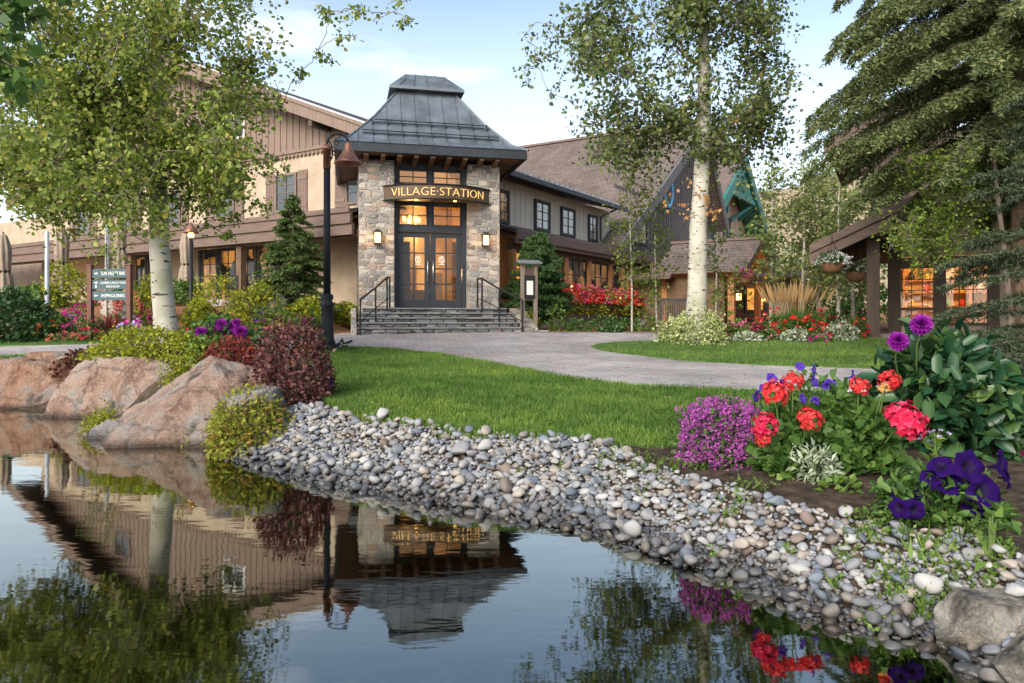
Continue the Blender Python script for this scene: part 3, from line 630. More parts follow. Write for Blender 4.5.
    for i in range(1, 5):
        zt_ = 1.71 - .144 * i; xo = .05 * i
        st = MB().box(-2.1 - xo, 2.3 + xo, -.49 - .34 * i, -.475 - .34 * (i - 1), .8, zt_ - .05).build('step', MT['step'], t, bevel=.02)
        MB().box(-2.12 - xo, 2.32 + xo, -.53 - .34 * i, -.48 - .34 * (i - 1), zt_ - .048, zt_).build('tread', MT['tread'], st, bevel=.012)
    ck = MB()
    for x0, x1 in ((-2.45, -2.29), (2.49, 2.95)):
        ck.prism([(-.02, .8), (-1.95, .8), (-1.95, 1.1), (-.5, 1.62), (-.02, 1.72)], 0, x0, x1)
    ck.build('stair_cheek', MT['stone'], t, bevel=.03)
    return t
build_tower()
for side, lab in ((-1, 'lit wall lantern on the stone pier at the left of the tower doors'), (1, 'lit wall lantern on the stone pier at the right of the tower doors')):
    wall_lantern(1.68 * side + .03, 0, 3.86, lab, TR, T0, 'lanterns on the tower piers')
def railing(side, label):
    t = thing('stair_railing', label, 'railing', T0, TR, 'railings of the tower steps')
    x0, x1 = (-1.3, -2.2) if side < 0 else (1.4, 2.45)
    P = [(x0, -.42, 1.71), (x0 + (x1 - x0) * .1, -.62, 1.71), (x0 + (x1 - x0) * .5, -1.2, 1.42), (x1, -2.0, 1.0)]
    MB().tube([(P[0][0], P[0][1], 2.62), (P[1][0], P[1][1], 2.62), (P[2][0], P[2][1], 2.28), (P[3][0], P[3][1], 1.92), (P[3][0], P[3][1] - .08, 1.86)], .03, 8).build('handrail', MT['iron'], t, True)
    MB().tube([(P[0][0], P[0][1], 2.0), (P[1][0], P[1][1], 1.98), (P[2][0], P[2][1], 1.68), (P[3][0], P[3][1], 1.3)], .014, 6).build('lower_rail', MT['iron'], t, True)
    for p, zt in zip(P, (2.62, 2.62, 2.28, 1.92)):
        MB().box(p[0] - .025, p[0] + .025, p[1] - .025, p[1] + .025, p[2] - .12, zt).build('post', MT['iron'], t, bevel=.004)
railing(-1, 'dark metal stair railing left of the tower doors'); railing(1, 'dark metal stair railing right of the tower doors, by the notice board')

# ------------------------------------------------------------------ left wing (guest rooms over a porch)
C0 = (-3.02, 24.6, 0); LR = R(-32); RR_ = R(58)
def gable_roof(root, xl, zl, xa, za, xr, zr, y0, y1, th, m, name='roof'):
    b = MB()
    b.prism([(xl, zl), (xa, za), (xa, za + th), (xl, zl + th * .9)], 1, y0, y1)
    b.prism([(xa, za), (xr, zr), (xr, zr + th * .9), (xa, za + th)], 1, y0, y1)
    return b.build(name, m, root)
def build_left_wing():
    t = thing('hotel_wing', 'cream plaster hotel wing with brown gable and long porch roof left of the tower', 'building', C0, LR)
    w = MB()
    w.prism([(-26, .8), (-.3, .8), (-.3, 7.4), (-1.5, 7.9), (-14, 12.7), (-26, 7.9)], 1, 0, 11)
    w.box(-40, -26, 1.5, 11, .8, 7.2)
    w.build('wall', MT['plaster'], t)
    g = MB()
    g.prism([(-26, 7.8), (-1.2, 7.8), (-14, 12.75)], 1, -.08, -.003)
    for x in np.arange(-25.5, -1.4, .36):
        zt = 12.75 - abs(x + 14) * .4; g.box(x - .03, x + .03, -.11, -.08, 7.8, zt)
    for x in np.arange(-25.8, -1.2, .22):     # scalloped lower edge
        if x > -25.9: g.prism([(x - .1, 7.8), (x - .09, 7.68), (x - .04, 7.62), (x + .04, 7.62), (x + .09, 7.68), (x + .1, 7.8)], 1, -.09, -.01)
    g.box(-26, -1.2, -.14, -.08, 7.78, 7.9)
    g.build('gable_cladding', MT['board'], t)
    sl = .4
    gable_roof(t, -27.4, 7.5, -14, 12.86, -.2, 7.34, -1.1, 11.5, .22, MT['roof_lw'])
    bb = MB()
    for s, xe in ((1, -.2), (-1, -27.4)):
        ze = 7.34 if s > 0 else 7.5
        bb.prism([(-14, 12.84), (xe, ze - .02), (xe, ze - .4), (-14, 12.36)], 1, -1.1, -1.0)
        bb.prism([(-14, 12.98), (xe, ze + .1), (xe, ze - .02), (-14, 12.84)], 1, -1.16, -1.1)
    bb.build('bargeboard', MT['board'], t)
    fl = MB()
    for s, xe, ze in ((1, -.2, 7.34), (-1, -27.4, 7.5)): fl.prism([(-14, 13.05), (xe, ze + .17), (xe, ze + .1), (-14, 12.98)], 1, -1.18, -1.12)
    fl.build('roof_flashing', MT['flash'], t)
    for x in (-4.4, -9.2):
        z = 12.86 - (14 + x) * .4 - .45; MB().beam((x, -1.05, z - .12), (x, .0, z - .12), .18, .22).build('purlin_end', MT['timber_dark'], t)
    # upper windows with shutters
    for x in (-3.0, -6.85, -10.6, -14.3, -18, -21.7):
        window(t, x - .62, x + .62, 5.55, 7.05, -.09, 2, 4, MT['white_frame'], MT['pane_day'], .1)
        for sx in (-1, 1):
            b = MB(); xa = x + sx * .66; xb = x + sx * 1.18; b.box(xa, xb, -.05, -.003, 5.5, 7.1)
            for q in np.linspace(min(xa, xb) + .08, max(xa, xb) - .08, 4): b.box(q - .008, q + .008, -.058, -.05, 5.55, 7.05)
            for z in (5.75, 6.8): b.box(xa, xb, -.075, -.05, z - .06, z + .06)
            b.build('shutter', MT['shutter'], t)
    window(t, -10.6, -9.2, 8.75, 9.9, -.16, 2, 2, mat('window_frame_white', (.6, .58, .54), .6), MT['pane_day'], .1)
    window(t, -18.8, -17.4, 8.75, 9.9, -.16, 2, 2, MT['white_frame'], MT['pane_day'], .1)
    # porch roof
    p = MB(); p.prism([(-2.7, 4.74), (-.003, 5.3), (-.003, 5.42), (-2.72, 4.86)], 0, -34, -.75); p.build('porch_roof', MT['roof_porch'], t)
    f = MB(); f.box(-34, -.75, -2.74, -2.62, 4.4, 4.86); f.box(-34, -.75, -2.66, -2.54, 4.05, 4.4); f.box(-34, -.75, -2.8, -2.74, 4.74, 4.9)
    f.build('porch_fascia', MT['fascia'], t)
    r = MB()
    for x in np.arange(-33.5, -.8, .9): r.beam((x, -2.54, 4.4), (x, -.01, 4.92), .12, .2)
    r.box(-34, -.75, -2.4, -2.2, 4.0, 4.25); r.build('porch_rafters', MT['beam'], t)
    MB().prism([(-2.5, 4.62), (-.01, 5.14), (-.01, 5.18), (-2.5, 4.66)], 0, -34, -.75).build('porch_soffit', MT['timber_dark'], t)
    for x in (-6.6, -13.6, -19.6, -24.5, -30):
        b = MB(); b.box(x - .14, x + .14, -2.42, -2.18, 1.9, 4.0); b.build('porch_post', MT['beam'], t)
    c = MB(); c.box(-1.9, -1.45, -.5, -.003, 3.6, 4.0); c.box(-1.82, -1.53, -.36, -.003, 3.4, 3.6); c.build('corbel', mat('pale_stone', (.55, .5, .44), .85), t, bevel=.03)
    MB().box(-40, -4.4, -4.6, -.003, 1.0, 2.0).build('terrace', MT['kerb'], t)
    # french doors
    for x0, x1, n in ((-12.2, -7.3, 4), (-18.2, -15.2, 3)):
        b = MB(); b.box(x0 - .14, x0, -.1, -.003, 2.0, 4.45); b.box(x1, x1 + .14, -.1, -.003, 2.0, 4.45); b.box(x0 - .14, x1 + .14, -.1, -.003, 4.35, 4.5); b.build('door_frame', MT['door_frame'], t)
        for i in range(n):
            a = x0 + (x1 - x0) * i / n; z = x0 + (x1 - x0) * (i + 1) / n
            window(t, a + .015, z - .015, 2.0, 4.34, -.09, 2, 4, MT['door_frame'], MT['pane_door'], .15, 'door', .08)
    lamp_light((-9.7, -1.4, 3.9), 12, t); lamp_light((-16.7, -1.4, 3.9), 10, t); lamp_light((-22, -1.6, 3.9), 14, t)
    return t
build_left_wing()

# ------------------------------------------------------------------ right wing (restaurant), gabled hall, teal-trimmed lodge
def build_right_wing():
    t = thing('restaurant_wing', 'two storey restaurant wing with timber window bays and flower box right of the tower', 'building', C0, RR_)
    w = MB(); w.box(2.4, 15.3, 0, 7, .8, 6.95); w.build('wall', MT['plaster_pale'], t)
    bt = MB()
    for x in np.arange(3, 15, .42): bt.box(x - .02, x + .02, -.02, -.003, 5.2, 6.85)
    bt.build('wall_batten', MT['plaster_pale'], t)
    for x0, x1 in ((4.0, 5.4), (7.45, 8.8), (9.85, 11.25), (12.7, 13.7)):
        window(t, x0, x1, 5.18, 6.52, -.1, 2, 3, MT['win_frame'], MT['pane_day'] if x0 > 5 else MT['pane_dark'], .14)
    e = MB(); e.prism([(-.95, 6.9), (3.5, 7.95), (8, 6.9), (8, 7.0), (3.5, 8.08), (-.95, 7.02)], 0, 2.0, 15.2); e.build('roof', MT['zinc_dark'], t)
    gt = MB(); gt.box(2.0, 15.2, -1.08, -.95, 6.84, 7.03); gt.tube([(14.0, -1.0, 6.85), (14.0, -.1, 6.5), (14.0, -.1, 5.2)], .05, 8); gt.build('gutter', MT['zinc_dark'], t)
    sr = MB()
    for y, z in ((-.6, 7.16), (-.3, 7.26)): sr.tube([(2.1, y, z), (15.1, y, z)], .025, 6)
    for x in np.arange(2.3, 15.2, .45): sr.box(x - .03, x + .03, -.64, -.26, 7.0, 7.3)
    sr.build('snow_rail', MT['zinc'], t)
    # lean-to porch roof
    p = MB(); p.prism([(-2.25, 4.42), (-.003, 5.06), (-.003, 5.18), (-2.27, 4.54)], 0, 2.4, 20.5); p.build('porch_roof', MT['roof_porch'], t)
    f = MB(); f.box(2.4, 20.5, -2.33, -2.25, 4.2, 4.56); f.box(2.4, 20.5, -2.25, -2.19, 4.05, 4.3); f.build('porch_fascia', MT['fascia'], t)
    r = MB()
    for x in np.arange(2.8, 20.2, .72): r.beam((x, -2.2, 4.26), (x, -.02, 4.86), .1, .18)
    r.build('porch_rafters', MT['beam'], t)
    wl = MB(); wl.box(2.6, 20.2, -1.86, -1.6, .8, 1.95); wl.build('low_wall', MT['plaster_grey'], t)
    hd = MB(); hd.box(2.6, 20.2, -1.95, -1.7, 3.86, 4.12); hd.build('header_beam', MT['timber_dark'], t)
    px = [2.7, 4.6, 6.77, 8.9, 11.1, 13.2, 15.4, 17.6]
    for x in px: MB().box(x - .11, x + .11, -2.0, -1.72, .95 if x > 13.5 else 1.95, 3.86).build('post', MT['timber'], t, bevel=.01)
    for i, (a, b_) in enumerate(zip(px[:-1], px[1:])):
        window(t, a + .12, b_ - .12, 1.96, 3.85, -1.88, 3, 3, MT['win_frame'], MT['pane_warm'] if i == 0 else MT['pane_dark'], .07)
    for x in (5.6, 7.3, 12.2):     # small table lamps glowing behind the glass sill
        MB().lathe([(.02, 2.0), (.02, 2.5), (.1, 2.5), (.07, 2.72), (.0, 2.74)], (x, -1.95, .02), 10).build('table_lamp', MT['lamp'], t)
    fb = MB(); fb.box(5.4, 16.2, -2.4, -2.02, 1.72, 2.02); fb.build('flower_box', MT['timber_dark'], t)
    return t
build_right_wing()
def build_hall():
    t = thing('gabled_hall', 'tall dark grey gabled hall with huge brown shingle roof behind the restaurant', 'building', C0, RR_)
    xa, za, sl = 28.4, 14.3, .655
    w = MB(); w.prism([(15.8, .8), (33, .8), (33, 8.0), (xa, za - .15), (15.8, 6.0)], 1, .02, 18)
    w.build('wall', MT['board_dark'], t)
    bt = MB()
    for x in np.arange(16.2, 32.8, .45): bt.box(x - .03, x + .03, -.02, .019, 5, za - .25 - abs(x - xa) * (sl if x < xa else 1.32))
    bt.box(15.8, 32.6, -.05, -.02, 8.3, 8.5)
    bt.build('wall_batten', MT['board_dark'], t)
    gable_roof(t, 14.3, za - 14.1 * sl, xa, za, 33.6, za - 6.6, -1.1, 17, .28, MT['roof_rw'])
    bb = MB()
    for s in (-1, 1):
        q = 14.1 if s < 0 else 5.2; xe = xa + s * q; ze = za - (q * sl if s < 0 else 6.6)
        bb.prism([(xa, za + .22), (xe, ze + .2), (xe, ze - .5), (xa, za - .45)], 1, -1.25, -1.1)
    bb.build('bargeboard', mat('grey_trim', (.13, .12, .12), .7), t)
    MB().box(xa - .3, xa + .3, -1.2, 17.1, za + .2, za + .36).build('ridge_cap', MT['fascia'], t)
    window(t, 18.0, 20.4, 5.6, 6.9, -.1, 2, 2, MT['win_frame'], MT['pane_day'], .12)
    rg = MB(); rg.tube([(22.6 + .7 * math.cos(a), -.55, 9.1 + .95 * math.sin(a)) for a in np.linspace(0, 2 * math.pi, 30)], .11, 8); rg.beam((22.6, -.05, 9.9), (22.6, -.6, 9.9), .2, .3)
    rg.build('ring_ornament', mat('blue_paint', (.2, .5, .75), .5), t, True)
    return t
build_hall()
def build_teal():
    t = thing('teal_trimmed_lodge', 'steep brown shingled lodge with teal bargeboards and brackets', 'building', (C0[0] - .848 * 2.4, C0[1] + .53 * 2.4, 0), RR_)
    xa, za, sl = 46.2, 15.6, .66
    w = MB(); w.prism([(41.5, .8), (56, .8), (56, 8.5), (xa, za - .2), (41.5, 11.5)], 1, .3, 15); w.prism([(35.8, 6), (41.5, 6), (41.5, 12), (35.8, 8.4)], 1, .35, 15)
    w.build('wall', MT['plaster'], t)
    gable_roof(t, 34.2, za - 12 * sl, xa, za, 57.2, za - 11 * sl, -1.6, 15, .3, MT['roof_rw'])
    bb = MB()
    for s in (-1, 1):
        xe = xa + s * 12; ze = za - 12 * sl
        bb.prism([(xa, za + .25), (xe, ze + .25), (xe, ze - .75), (xa, za - .85)], 1, -1.8, -1.6)
    bb.build('bargeboard', MT['teal'], t)
    pk = MB(); pk.prism([(xa - 4.3, za - 4.3 * sl - .5), (xa + 4.3, za - 4.3 * sl - .5), (xa, za - .55)], 1, -1.45, -1.3)
    for x in np.arange(xa - 3.8, xa + 3.9, .5): pk.box(x - .04, x + .04, -1.5, -1.45, za - 4.3 * sl - .5, za - .7 - abs(x - xa) * sl)
    pk.box(xa - 5.2, xa + 5.2, -1.58, -1.25, za - 4.3 * sl - .85, za - 4.3 * sl - .45)
    for s in (-1, 1):
        pk.beam((xa + s * 4.2, -1.4, za - 4.3 * sl - .6), (xa + s * 2.0, .25, za - 6.6 * sl - .8), .3, .3); pk.beam((xa + s * 5.0, -1.4, za - 4.3 * sl - .7), (xa + s * 5.0, .25, za - 7.2 * sl), .28, .28)
    pk.build('gable_peak', MT['teal'], t)
    so = MB()
    for s in (-1, 1): so.prism([(xa, za - .03), (xa + s * 11.8, za - 11.8 * sl - .03), (xa + s * 11.8, za - 11.8 * sl - .13), (xa, za - .13)], 1, -1.58, .25)
    so.build('soffit', MT['teal'], t)
    br = MB()
    for x, z in ((37.5, 8.2), (41, 10.3)):
        br.box(x - .15, x + .15, -1.6, .3, z, z + .35); br.beam((x, -1.4, z), (x, .28, z - 1.7), .25, .25); br.box(x - .15, x + .15, .02, .3, z - 2.2, z)
    br.box(35.8, 42, -1.5, -1.2, 7.2, 7.6)
    br.build('bracket', MT['teal'], t)
    MB().box(35, 43.6, .1, .34, 5.2, 7.2).build('teal_boarding', MT['teal'], t)
    MB().box(xa - .25, xa + .25, -1.7, 15.1, za + .2, za + .38).build('ridge_cap', MT['fascia'], t)
    window(t, 46, 48.2, 8.5, 10.6, .2, 2, 3, MT['win_frame'], MT['pane_day'], .12)
    return t
build_teal()
def build_porch():
    t = thing('entry_porch', 'small gabled timber entry porch with glowing orange ceiling', 'building', C0, RR_)
    xa = 15.5; y0, y1 = -7.1, -3.4
    gable_roof(t, xa - 3, 3.42, xa, 4.95, xa + 3, 3.42, y0 - .5, y1, .16, MT['roof_rw'])
    bb = MB()
    for s in (-1, 1): bb.prism([(xa, 5.1), (xa + s * 3.05, 3.55), (xa + s * 3.05, 3.25), (xa, 4.75)], 1, y0 - .6, y0 - .5)
    bb.build('bargeboard', MT['fascia'], t)
    MB().box(xa - .16, xa + .16, y0 - .55, y1 + .1, 5.09, 5.2).build('ridge_cap', MT['fascia'], t)
    so = MB()
    for s in (-1, 1): so.prism([(xa, 4.9), (xa + s * 2.9, 3.43), (xa + s * 2.9, 3.38), (xa, 4.85)], 1, y0 - .48, y1 - .05)
    so.build('ceiling', MT['timber'], t)
    for x in (xa - 2.4, xa + 2.4):
        for y in (y0 + .2, y1 - .4): MB().box(x - .14, x + .14, y - .14, y + .14, .9, 3.5).build('post', MT['timber'], t, bevel=.01)
    bm = MB(); bm.box(xa - 2.7, xa + 2.7, y0 + .08, y0 + .32, 3.3, 3.55)
    for x in (xa - 2.4, xa + 2.4): bm.box(x - .1, x + .1, y0 + .33, y1, 3.3, 3.5)
    bm.beam((xa, y0 + .2, 3.55), (xa, y0 + .2, 4.75), .2, .2, (0, 1, 0)); bm.build('tie_beam', MT['timber'], t)
    sw = MB(); sw.box(xa - 2.5, xa - 2.3, y0 + .5, -2.3, .9, 3.3); sw.box(xa - 2.3, xa + 2.4, y1 + .2, y1 + .35, .9, 4.0); sw.build('side_wall', MT['beam'], t)
    ev = MB(); ev.prism([(xa - 2.95, 3.3), (xa - 3.4, 3.18), (xa - 3.4, 3.3), (xa - 2.95, 3.5)], 1, y1 - 1, -2.3); ev.build('eave_board', MT['fascia'], t)
    lamp_light((xa, y0 + .9, 4.2), 30, t, .1)
    return t
build_porch()
wall_lantern(13.1, -7.06, 2.35, 'lit lantern on the left front post of the gabled entry porch', RR_, C0, 'lanterns on the entry porch')
wall_lantern(17.9, -7.06, 2.4, 'lit lantern on the right front post of the gabled entry porch', RR_, C0, 'lanterns on the entry porch')

def build_low_lodge():
    o = W(782, 318, 40); t = thing('low_shop', 'low dark roofed shop front with green door beyond the entry porch', 'building', (o[0] - 1.8, 38.5, 0), R(24))
    w = MB(); w.box(-2.5, 3.0, 0, 6, .8, 3.6); w.build('wall', MT['timber_dark'], t)
    MB().prism([(-1.0, 3.5), (3, 4.4), (6.4, 3.5), (6.4, 3.62), (3, 4.55), (-1.0, 3.66)], 0, -2.9, 3.5).build('roof', MT['roof_porch'], t)
    window(t, -1.0, .4, 1.7, 3.1, -.08, 2, 1, MT['win_frame'], MT['pane_warm'], .14)
    window(t, .9, 2.2, 1.0, 3.2, -.08, 1, 1, MT['teal'], MT['pane_dark'], .16, 'door')
    lamp_light((0, -.8, 3.1), 15, t)
build_low_lodge()

# ------------------------------------------------------------------ shop on the right
SH0, SHR = (11.0, 21.0, 0), R(-28)
def build_shop():
    t = thing('shop_building', 'brown timber shop with lit display windows under a deep gabled porch roof', 'building', SH0, SHR)
    xa, za = 3.4, 5.68; sl = .47; xl = -1.85; zl = 3.2
    # walls round the two display windows
    P = MT['plaster']; w = MB()
    w.box(.3, 12, .0, .16, .8, 1.26); w.box(.3, 12, .0, .16, 3.16, 3.5); w.box(2.52, 12, .0, .16, 1.26, 3.16)
    w.box(.1, .3, .17, 6, .8, 3.6)
    w.prism([(.1, 3.5), (12, 3.5), (6.7, 4.1), (xa, za - .2)], 1, .02, .15)
    w.build('wall', P, t)
    b = MB(); b.box(-.04, .3, -.12, .3, .8, 3.3); b.box(1.11, 1.42, -.12, .2, .8, 2.82); b.box(2.4, 2.68, -.1, .2, .8, 2.82); b.box(.3, 12, -.1, -.003, 2.82, 3.14); b.box(.3, 2.4, -.1, .18, 1.2, 1.27)
    b.build('timber_frame', MT['timber_dark'], t, bevel=.012)
    for x0, x1 in ((.3, 1.11), (1.42, 2.4)):
        f = MB()
        for i in (1, 2): x = x0 + (x1 - x0) * i / 3; f.box(x - .012, x + .012, .02, .06, 1.27, 2.82)
        for z in (2.2, 2.5): f.box(x0, x1, .02, .06, z - .012, z + .012)
        f.box(x0, x1, .0, .08, 1.62, 1.7)
        wn = f.build('window', MT['timber_dark'], t)
        m, nt, N, Lk, bs = nodes('shop_glass'); nt.nodes.remove(bs); g = N('ShaderNodeBsdfGlossy'); g.inputs['Roughness'].default_value = .02
        tr = N('ShaderNodeBsdfTransparent'); mx = N('ShaderNodeMixShader'); mx.inputs[0].default_value = .06; Lk(tr.outputs[0], mx.inputs[1]); Lk(g.outputs[0], mx.inputs[2]); Lk(mx.outputs[0], nt.nodes['Material Output'].inputs['Surface'])
        MB().box(x0, x1, .035, .042, 1.27, 2.82).build('pane', m, wn)
    rm = MB(); rm.box(.3, 5, 3.0, 3.1, .8, 3.3); rm.box(.3, 5, .2, 3.0, 3.2, 3.3); rm.box(.3, 5, .2, 3.0, .85, .95); rm.box(5, 5.1, .2, 3.1, .8, 3.3)
    rm.build('interior_wall', mat('warm_interior', (.8, .5, .22), .8, var=.08), t)
    sh = MB()
    for z in (1.25, 1.75, 2.2, 2.6): sh.box(.35, 4.8, 2.55, 2.98, z - .03, z)
    for x in (.4, 1.3, 2.2, 3.1, 4.0, 4.8): sh.box(x - .03, x + .03, 2.54, 2.99, .95, 3.0)
    sh.box(.6, 2.6, 1.2, 1.8, .95, 1.75); sh.build('shelf', MT['timber'], t)
    lamp_light((1.0, 1.0, 3.0), 60, t, .15, (1, .62, .3)); lamp_light((2.6, 1.0, 3.0), 60, t, .15, (1, .62, .3))
    # porch roof
    r = MB(); y0, y1 = -2.6, 6.5
    r.prism([(xl, zl), (xa, za), (xa, za + .16), (xl, zl + .16)], 1, y0, y1); r.prism([(xa, za), (12.5, za - 9.1 * sl), (12.5, za - 9.1 * sl + .16), (xa, za + .16)], 1, y0, y1)
    r.build('roof', MT['roof_rw'], t)
    for k, (yy, dz, hh) in enumerate(((y0 - .08, .18, .22), (y0 - .02, -.05, .28))):
        f = MB(); f.prism([(xl - .05, zl + dz), (xa, za + dz), (xa, za + dz - hh), (xl - .05, zl + dz - hh)], 1, yy, yy + .07)
        f.prism([(xa, za + dz), (12.5, za - 9.1 * sl + dz), (12.5, za - 9.1 * sl + dz - hh), (xa, za + dz - hh)], 1, yy, yy + .07); f.build('bargeboard', MT['fascia'], t)
    so = MB(); so.prism([(xl + .05, zl - .02), (xa, za - .02), (xa, za - .08), (xl + .05, zl - .08)], 1, y0 + .08, -.02)
    for y in np.arange(y0 + .4, -.1, .5): so.prism([(xl + .1, zl - .08), (xa, za - .08), (xa, za - .24), (xl + .1, zl - .24)], 1, y, y + .1)
    so.build('soffit', MT['timber_dark'], t)
    p = MB(); p.box(-.53, -.21, -2.06, -1.74, .8, 3.56); p.build('porch_post', MT['timber_dark'], t, bevel=.015)
    q = MB(); q.box(-.65, -.09, -2.45, -1.2, 3.56, 3.72); q.box(-.5, -.24, -1.74, 0, 3.3, 3.56); q.build('post_cap', MT['timber_dark'], t, bevel=.02)
    # upper storey with log brackets
    u = MB(); u.box(-.5, 10, 3.1, 9, 3.6, 7.4); u.build('upper_wall', MT['fascia'], t)
    e = MB(); e.prism([(-1.82, 6.9), (4, 9.8), (4, 10.05), (-1.82, 7.15)], 1, 1.6, 9.5); e.prism([(4, 9.8), (10.5, 6.6), (10.5, 6.9), (4, 10.05)], 1, 1.6, 9.5); e.build('upper_roof', MT['roof_rw'], t)
    MB().prism([(-1.87, 7.1), (4, 10.02), (4, 9.6), (-1.87, 6.68)], 1, 1.5, 1.62).build('upper_bargeboard', MT['fascia'], t)
    for x, z, ln in ((-1.0, 6.3, .9), (-.85, 5.5, .8)):
        b = MB(); b.tube([(x, 2.6, z), (x + ln + .6, 2.6, z)], .15, 10); b.box(-.45, -.15, 2.45, 3.09, z - .6, z); b.build('log_bracket', MT['fascia'], t)
    bk = MB(); bk.box(-.5, -.26, 2.4, 2.8, 4.6, 6.9); bk.build('bracket_post', MT['timber_dark'], t)
    return t
build_shop()
def goods():
    cols = [((.5, .05, .04), 'red'), ((.05, .05, .06), 'black'), ((.75, .65, .1), 'yellow'), ((.7, .68, .62), 'white'), ((.1, .3, .15), 'green')]
    k = 0
    kinds = [('vase', 'vase', [(.06, 0), (.1, .08), (.1, .16), (.05, .24), (.06, .28)]), ('jar', 'jar', [(.08, 0), (.08, .18), (.05, .2), (.05, .24)]), ('bowl', 'bowl', [(.04, 0), (.05, .02), (.13, .1), (.12, .1)])]
    where = {1.25: 'lowest', 1.75: 'second', 2.2: 'third', 2.6: 'top'}
    ms = {c: mat(c + '_glaze', v, .4) for v, c in cols}
    for z in (1.25, 1.75, 2.2, 2.6):
        for x in (.62, 1.05, 1.6, 2.0, 2.5, 2.85, 3.4):
            c = cols[k % 5][1]; nm, cat, prof = kinds[k % 3]; k += 1
            o = MB().lathe(prof, (0, 0, 0), 12).build(nm, ms[c], None, True); c_, s_ = math.cos(SHR), math.sin(SHR); o.location = (SH0[0] + x * c_ - 2.75 * s_, SH0[1] + x * s_ + 2.75 * c_, z)
            side = 'left' if x < 1.5 else 'right'
            tag(o, f'{c} glazed {nm} on the {where[z]} shelf inside the lit shop', cat, 'goods on the shop shelves')
goods()
# ------------------------------------------------------------------ foliage helpers
def unit(n, r=None):
    v = (r or rng).normal(size=(n, 3)); return v / np.linalg.norm(v, axis=1)[:, None]
def nrm(v): return v / np.maximum(np.linalg.norm(v, axis=-1, keepdims=True), 1e-9)
def leaves(P, L, aspect=.8, D=None, N=None, fold=.15, jitter=.35):
    """rhombic leaves at points P; D = growing direction, N = approximate normal"""
    P = np.asarray(P, float); n = len(P); L = np.asarray(L) * rng.uniform(1 - jitter, 1 + jitter, n)
    D = unit(n) if D is None else nrm(np.asarray(D, float))
    N = unit(n) if N is None else nrm(np.asarray(N, float) + 0.0)
    Sd = nrm(np.cross(D, N)); Nn = np.cross(Sd, D)
    l = L[:, None]; w = l * aspect / 2
    V = np.stack([P, P + D * l * .42 + Sd * w + Nn * l * fold, P + D * l - Nn * l * fold * .5, P + D * l * .42 - Sd * w + Nn * l * fold], 1).reshape(-1, 3)
    return V, np.arange(4 * n).reshape(-1, 4)
def leaves6(P, L, aspect=.8, D=None, N=None, fold=.12, jitter=.35, curl=.12):
    """oval leaves of two halves folded along the midrib"""
    P = np.asarray(P, float); n = len(P); L = np.asarray(L) * rng.uniform(1 - jitter, 1 + jitter, n)
    D = unit(n) if D is None else nrm(np.asarray(D, float)); N = unit(n) if N is None else nrm(np.asarray(N, float) + 0.)
    Sd = nrm(np.cross(D, N)); Nn = np.cross(Sd, D); l = L[:, None]; w = l * aspect / 2
    c = lambda a, b, h: P + D * l * a + Sd * w * b + Nn * l * h
    V = np.stack([P, c(.22, .8, fold), c(.68, .85, fold - curl * .3), c(1, 0, -curl), c(.68, -.85, fold - curl * .3), c(.22, -.8, fold)], 1).reshape(-1, 3)
    b = np.arange(n)[:, None] * 6; F = np.concatenate([b + [0, 1, 2, 3], b + [0, 3, 4, 5]])
    return V, F
def merge(parts):
    Vs, Fs, k = [], [], 0
    for V, F in parts: Vs.append(V); Fs.append(F + k); k += len(V)
    return np.concatenate(Vs), np.concatenate(Fs)

LEAF = {}
def LM(key, cols=None, **k):
    if key not in LEAF: LEAF[key] = leaf(key, cols, **k)
    return LEAF[key]
LM('aspen_leaf', [(.1, .155, .026), (.19, .265, .045), (.3, .375, .08), (.46, .48, .13), (.58, .45, .08)], pos=[0, .35, .7, .93, 1.], trans=.5, rough=.45)
LM('aspen_leaf_dark', [(.065, .1, .03), (.12, .17, .045), (.19, .24, .07), (.28, .23, .1)], pos=[0, .45, .85, 1.], trans=.35, rough=.45)
LM('sapling_leaf', [(.08, .13, .02), (.17, .24, .04), (.28, .32, .07)], trans=.45)
LM('spruce', [(.05, .075, .03), (.11, .145, .05), (.17, .21, .08), (.22, .18, .07)], pos=[0, .4, .85, 1], trans=.12, rough=.6)
LM('spruce_blue', [(.03, .05, .026), (.065, .092, .046), (.115, .14, .075)], trans=.12, rough=.6)
LM('fir', [(.035, .07, .02), (.08, .135, .034), (.15, .2, .055)], trans=.15, rough=.6)
LM('pine', [(.028, .065, .024), (.06, .12, .038), (.11, .18, .055)], trans=.15, rough=.6)
LM('locust', [(.08, .14, .02), (.15, .22, .03), (.24, .3, .05)], trans=.45)
LM('far_aspen', [(.1, .15, .04), (.19, .24, .07), (.3, .33, .11)], trans=.4)
LM('dark_green', [(.02, .055, .02), (.045, .1, .032), (.085, .16, .055)], trans=.25, rough=.5)
LM('mid_green', [(.035, .085, .018), (.07, .145, .028), (.12, .21, .05)], trans=.3, rough=.5)
LM('light_green', [(.07, .14, .02), (.13, .22, .04), (.2, .3, .07)], trans=.35)
LM('lime', [(.16, .2, .015), (.28, .31, .025), (.4, .4, .04)], trans=.35)
LM('lime_red', [(.16, .2, .02), (.28, .31, .04), (.34, .34, .06), (.32, .12, .05)], pos=[0, .4, .78, 1], trans=.35)
LM('barberry', [(.045, .012, .016), (.1, .028, .03), (.17, .06, .055), (.22, .13, .1)], trans=.25, rough=.45)
LM('red_leaf', [(.1, .012, .016), (.2, .03, .028), (.3, .07, .05)], trans=.3)
LM('heuchera', [(.07, .02, .02), (.13, .045, .035), (.2, .1, .06)], trans=.25)
LM('variegated', [(.2, .27, .06), (.38, .43, .16), (.62, .62, .36)], trans=.3)
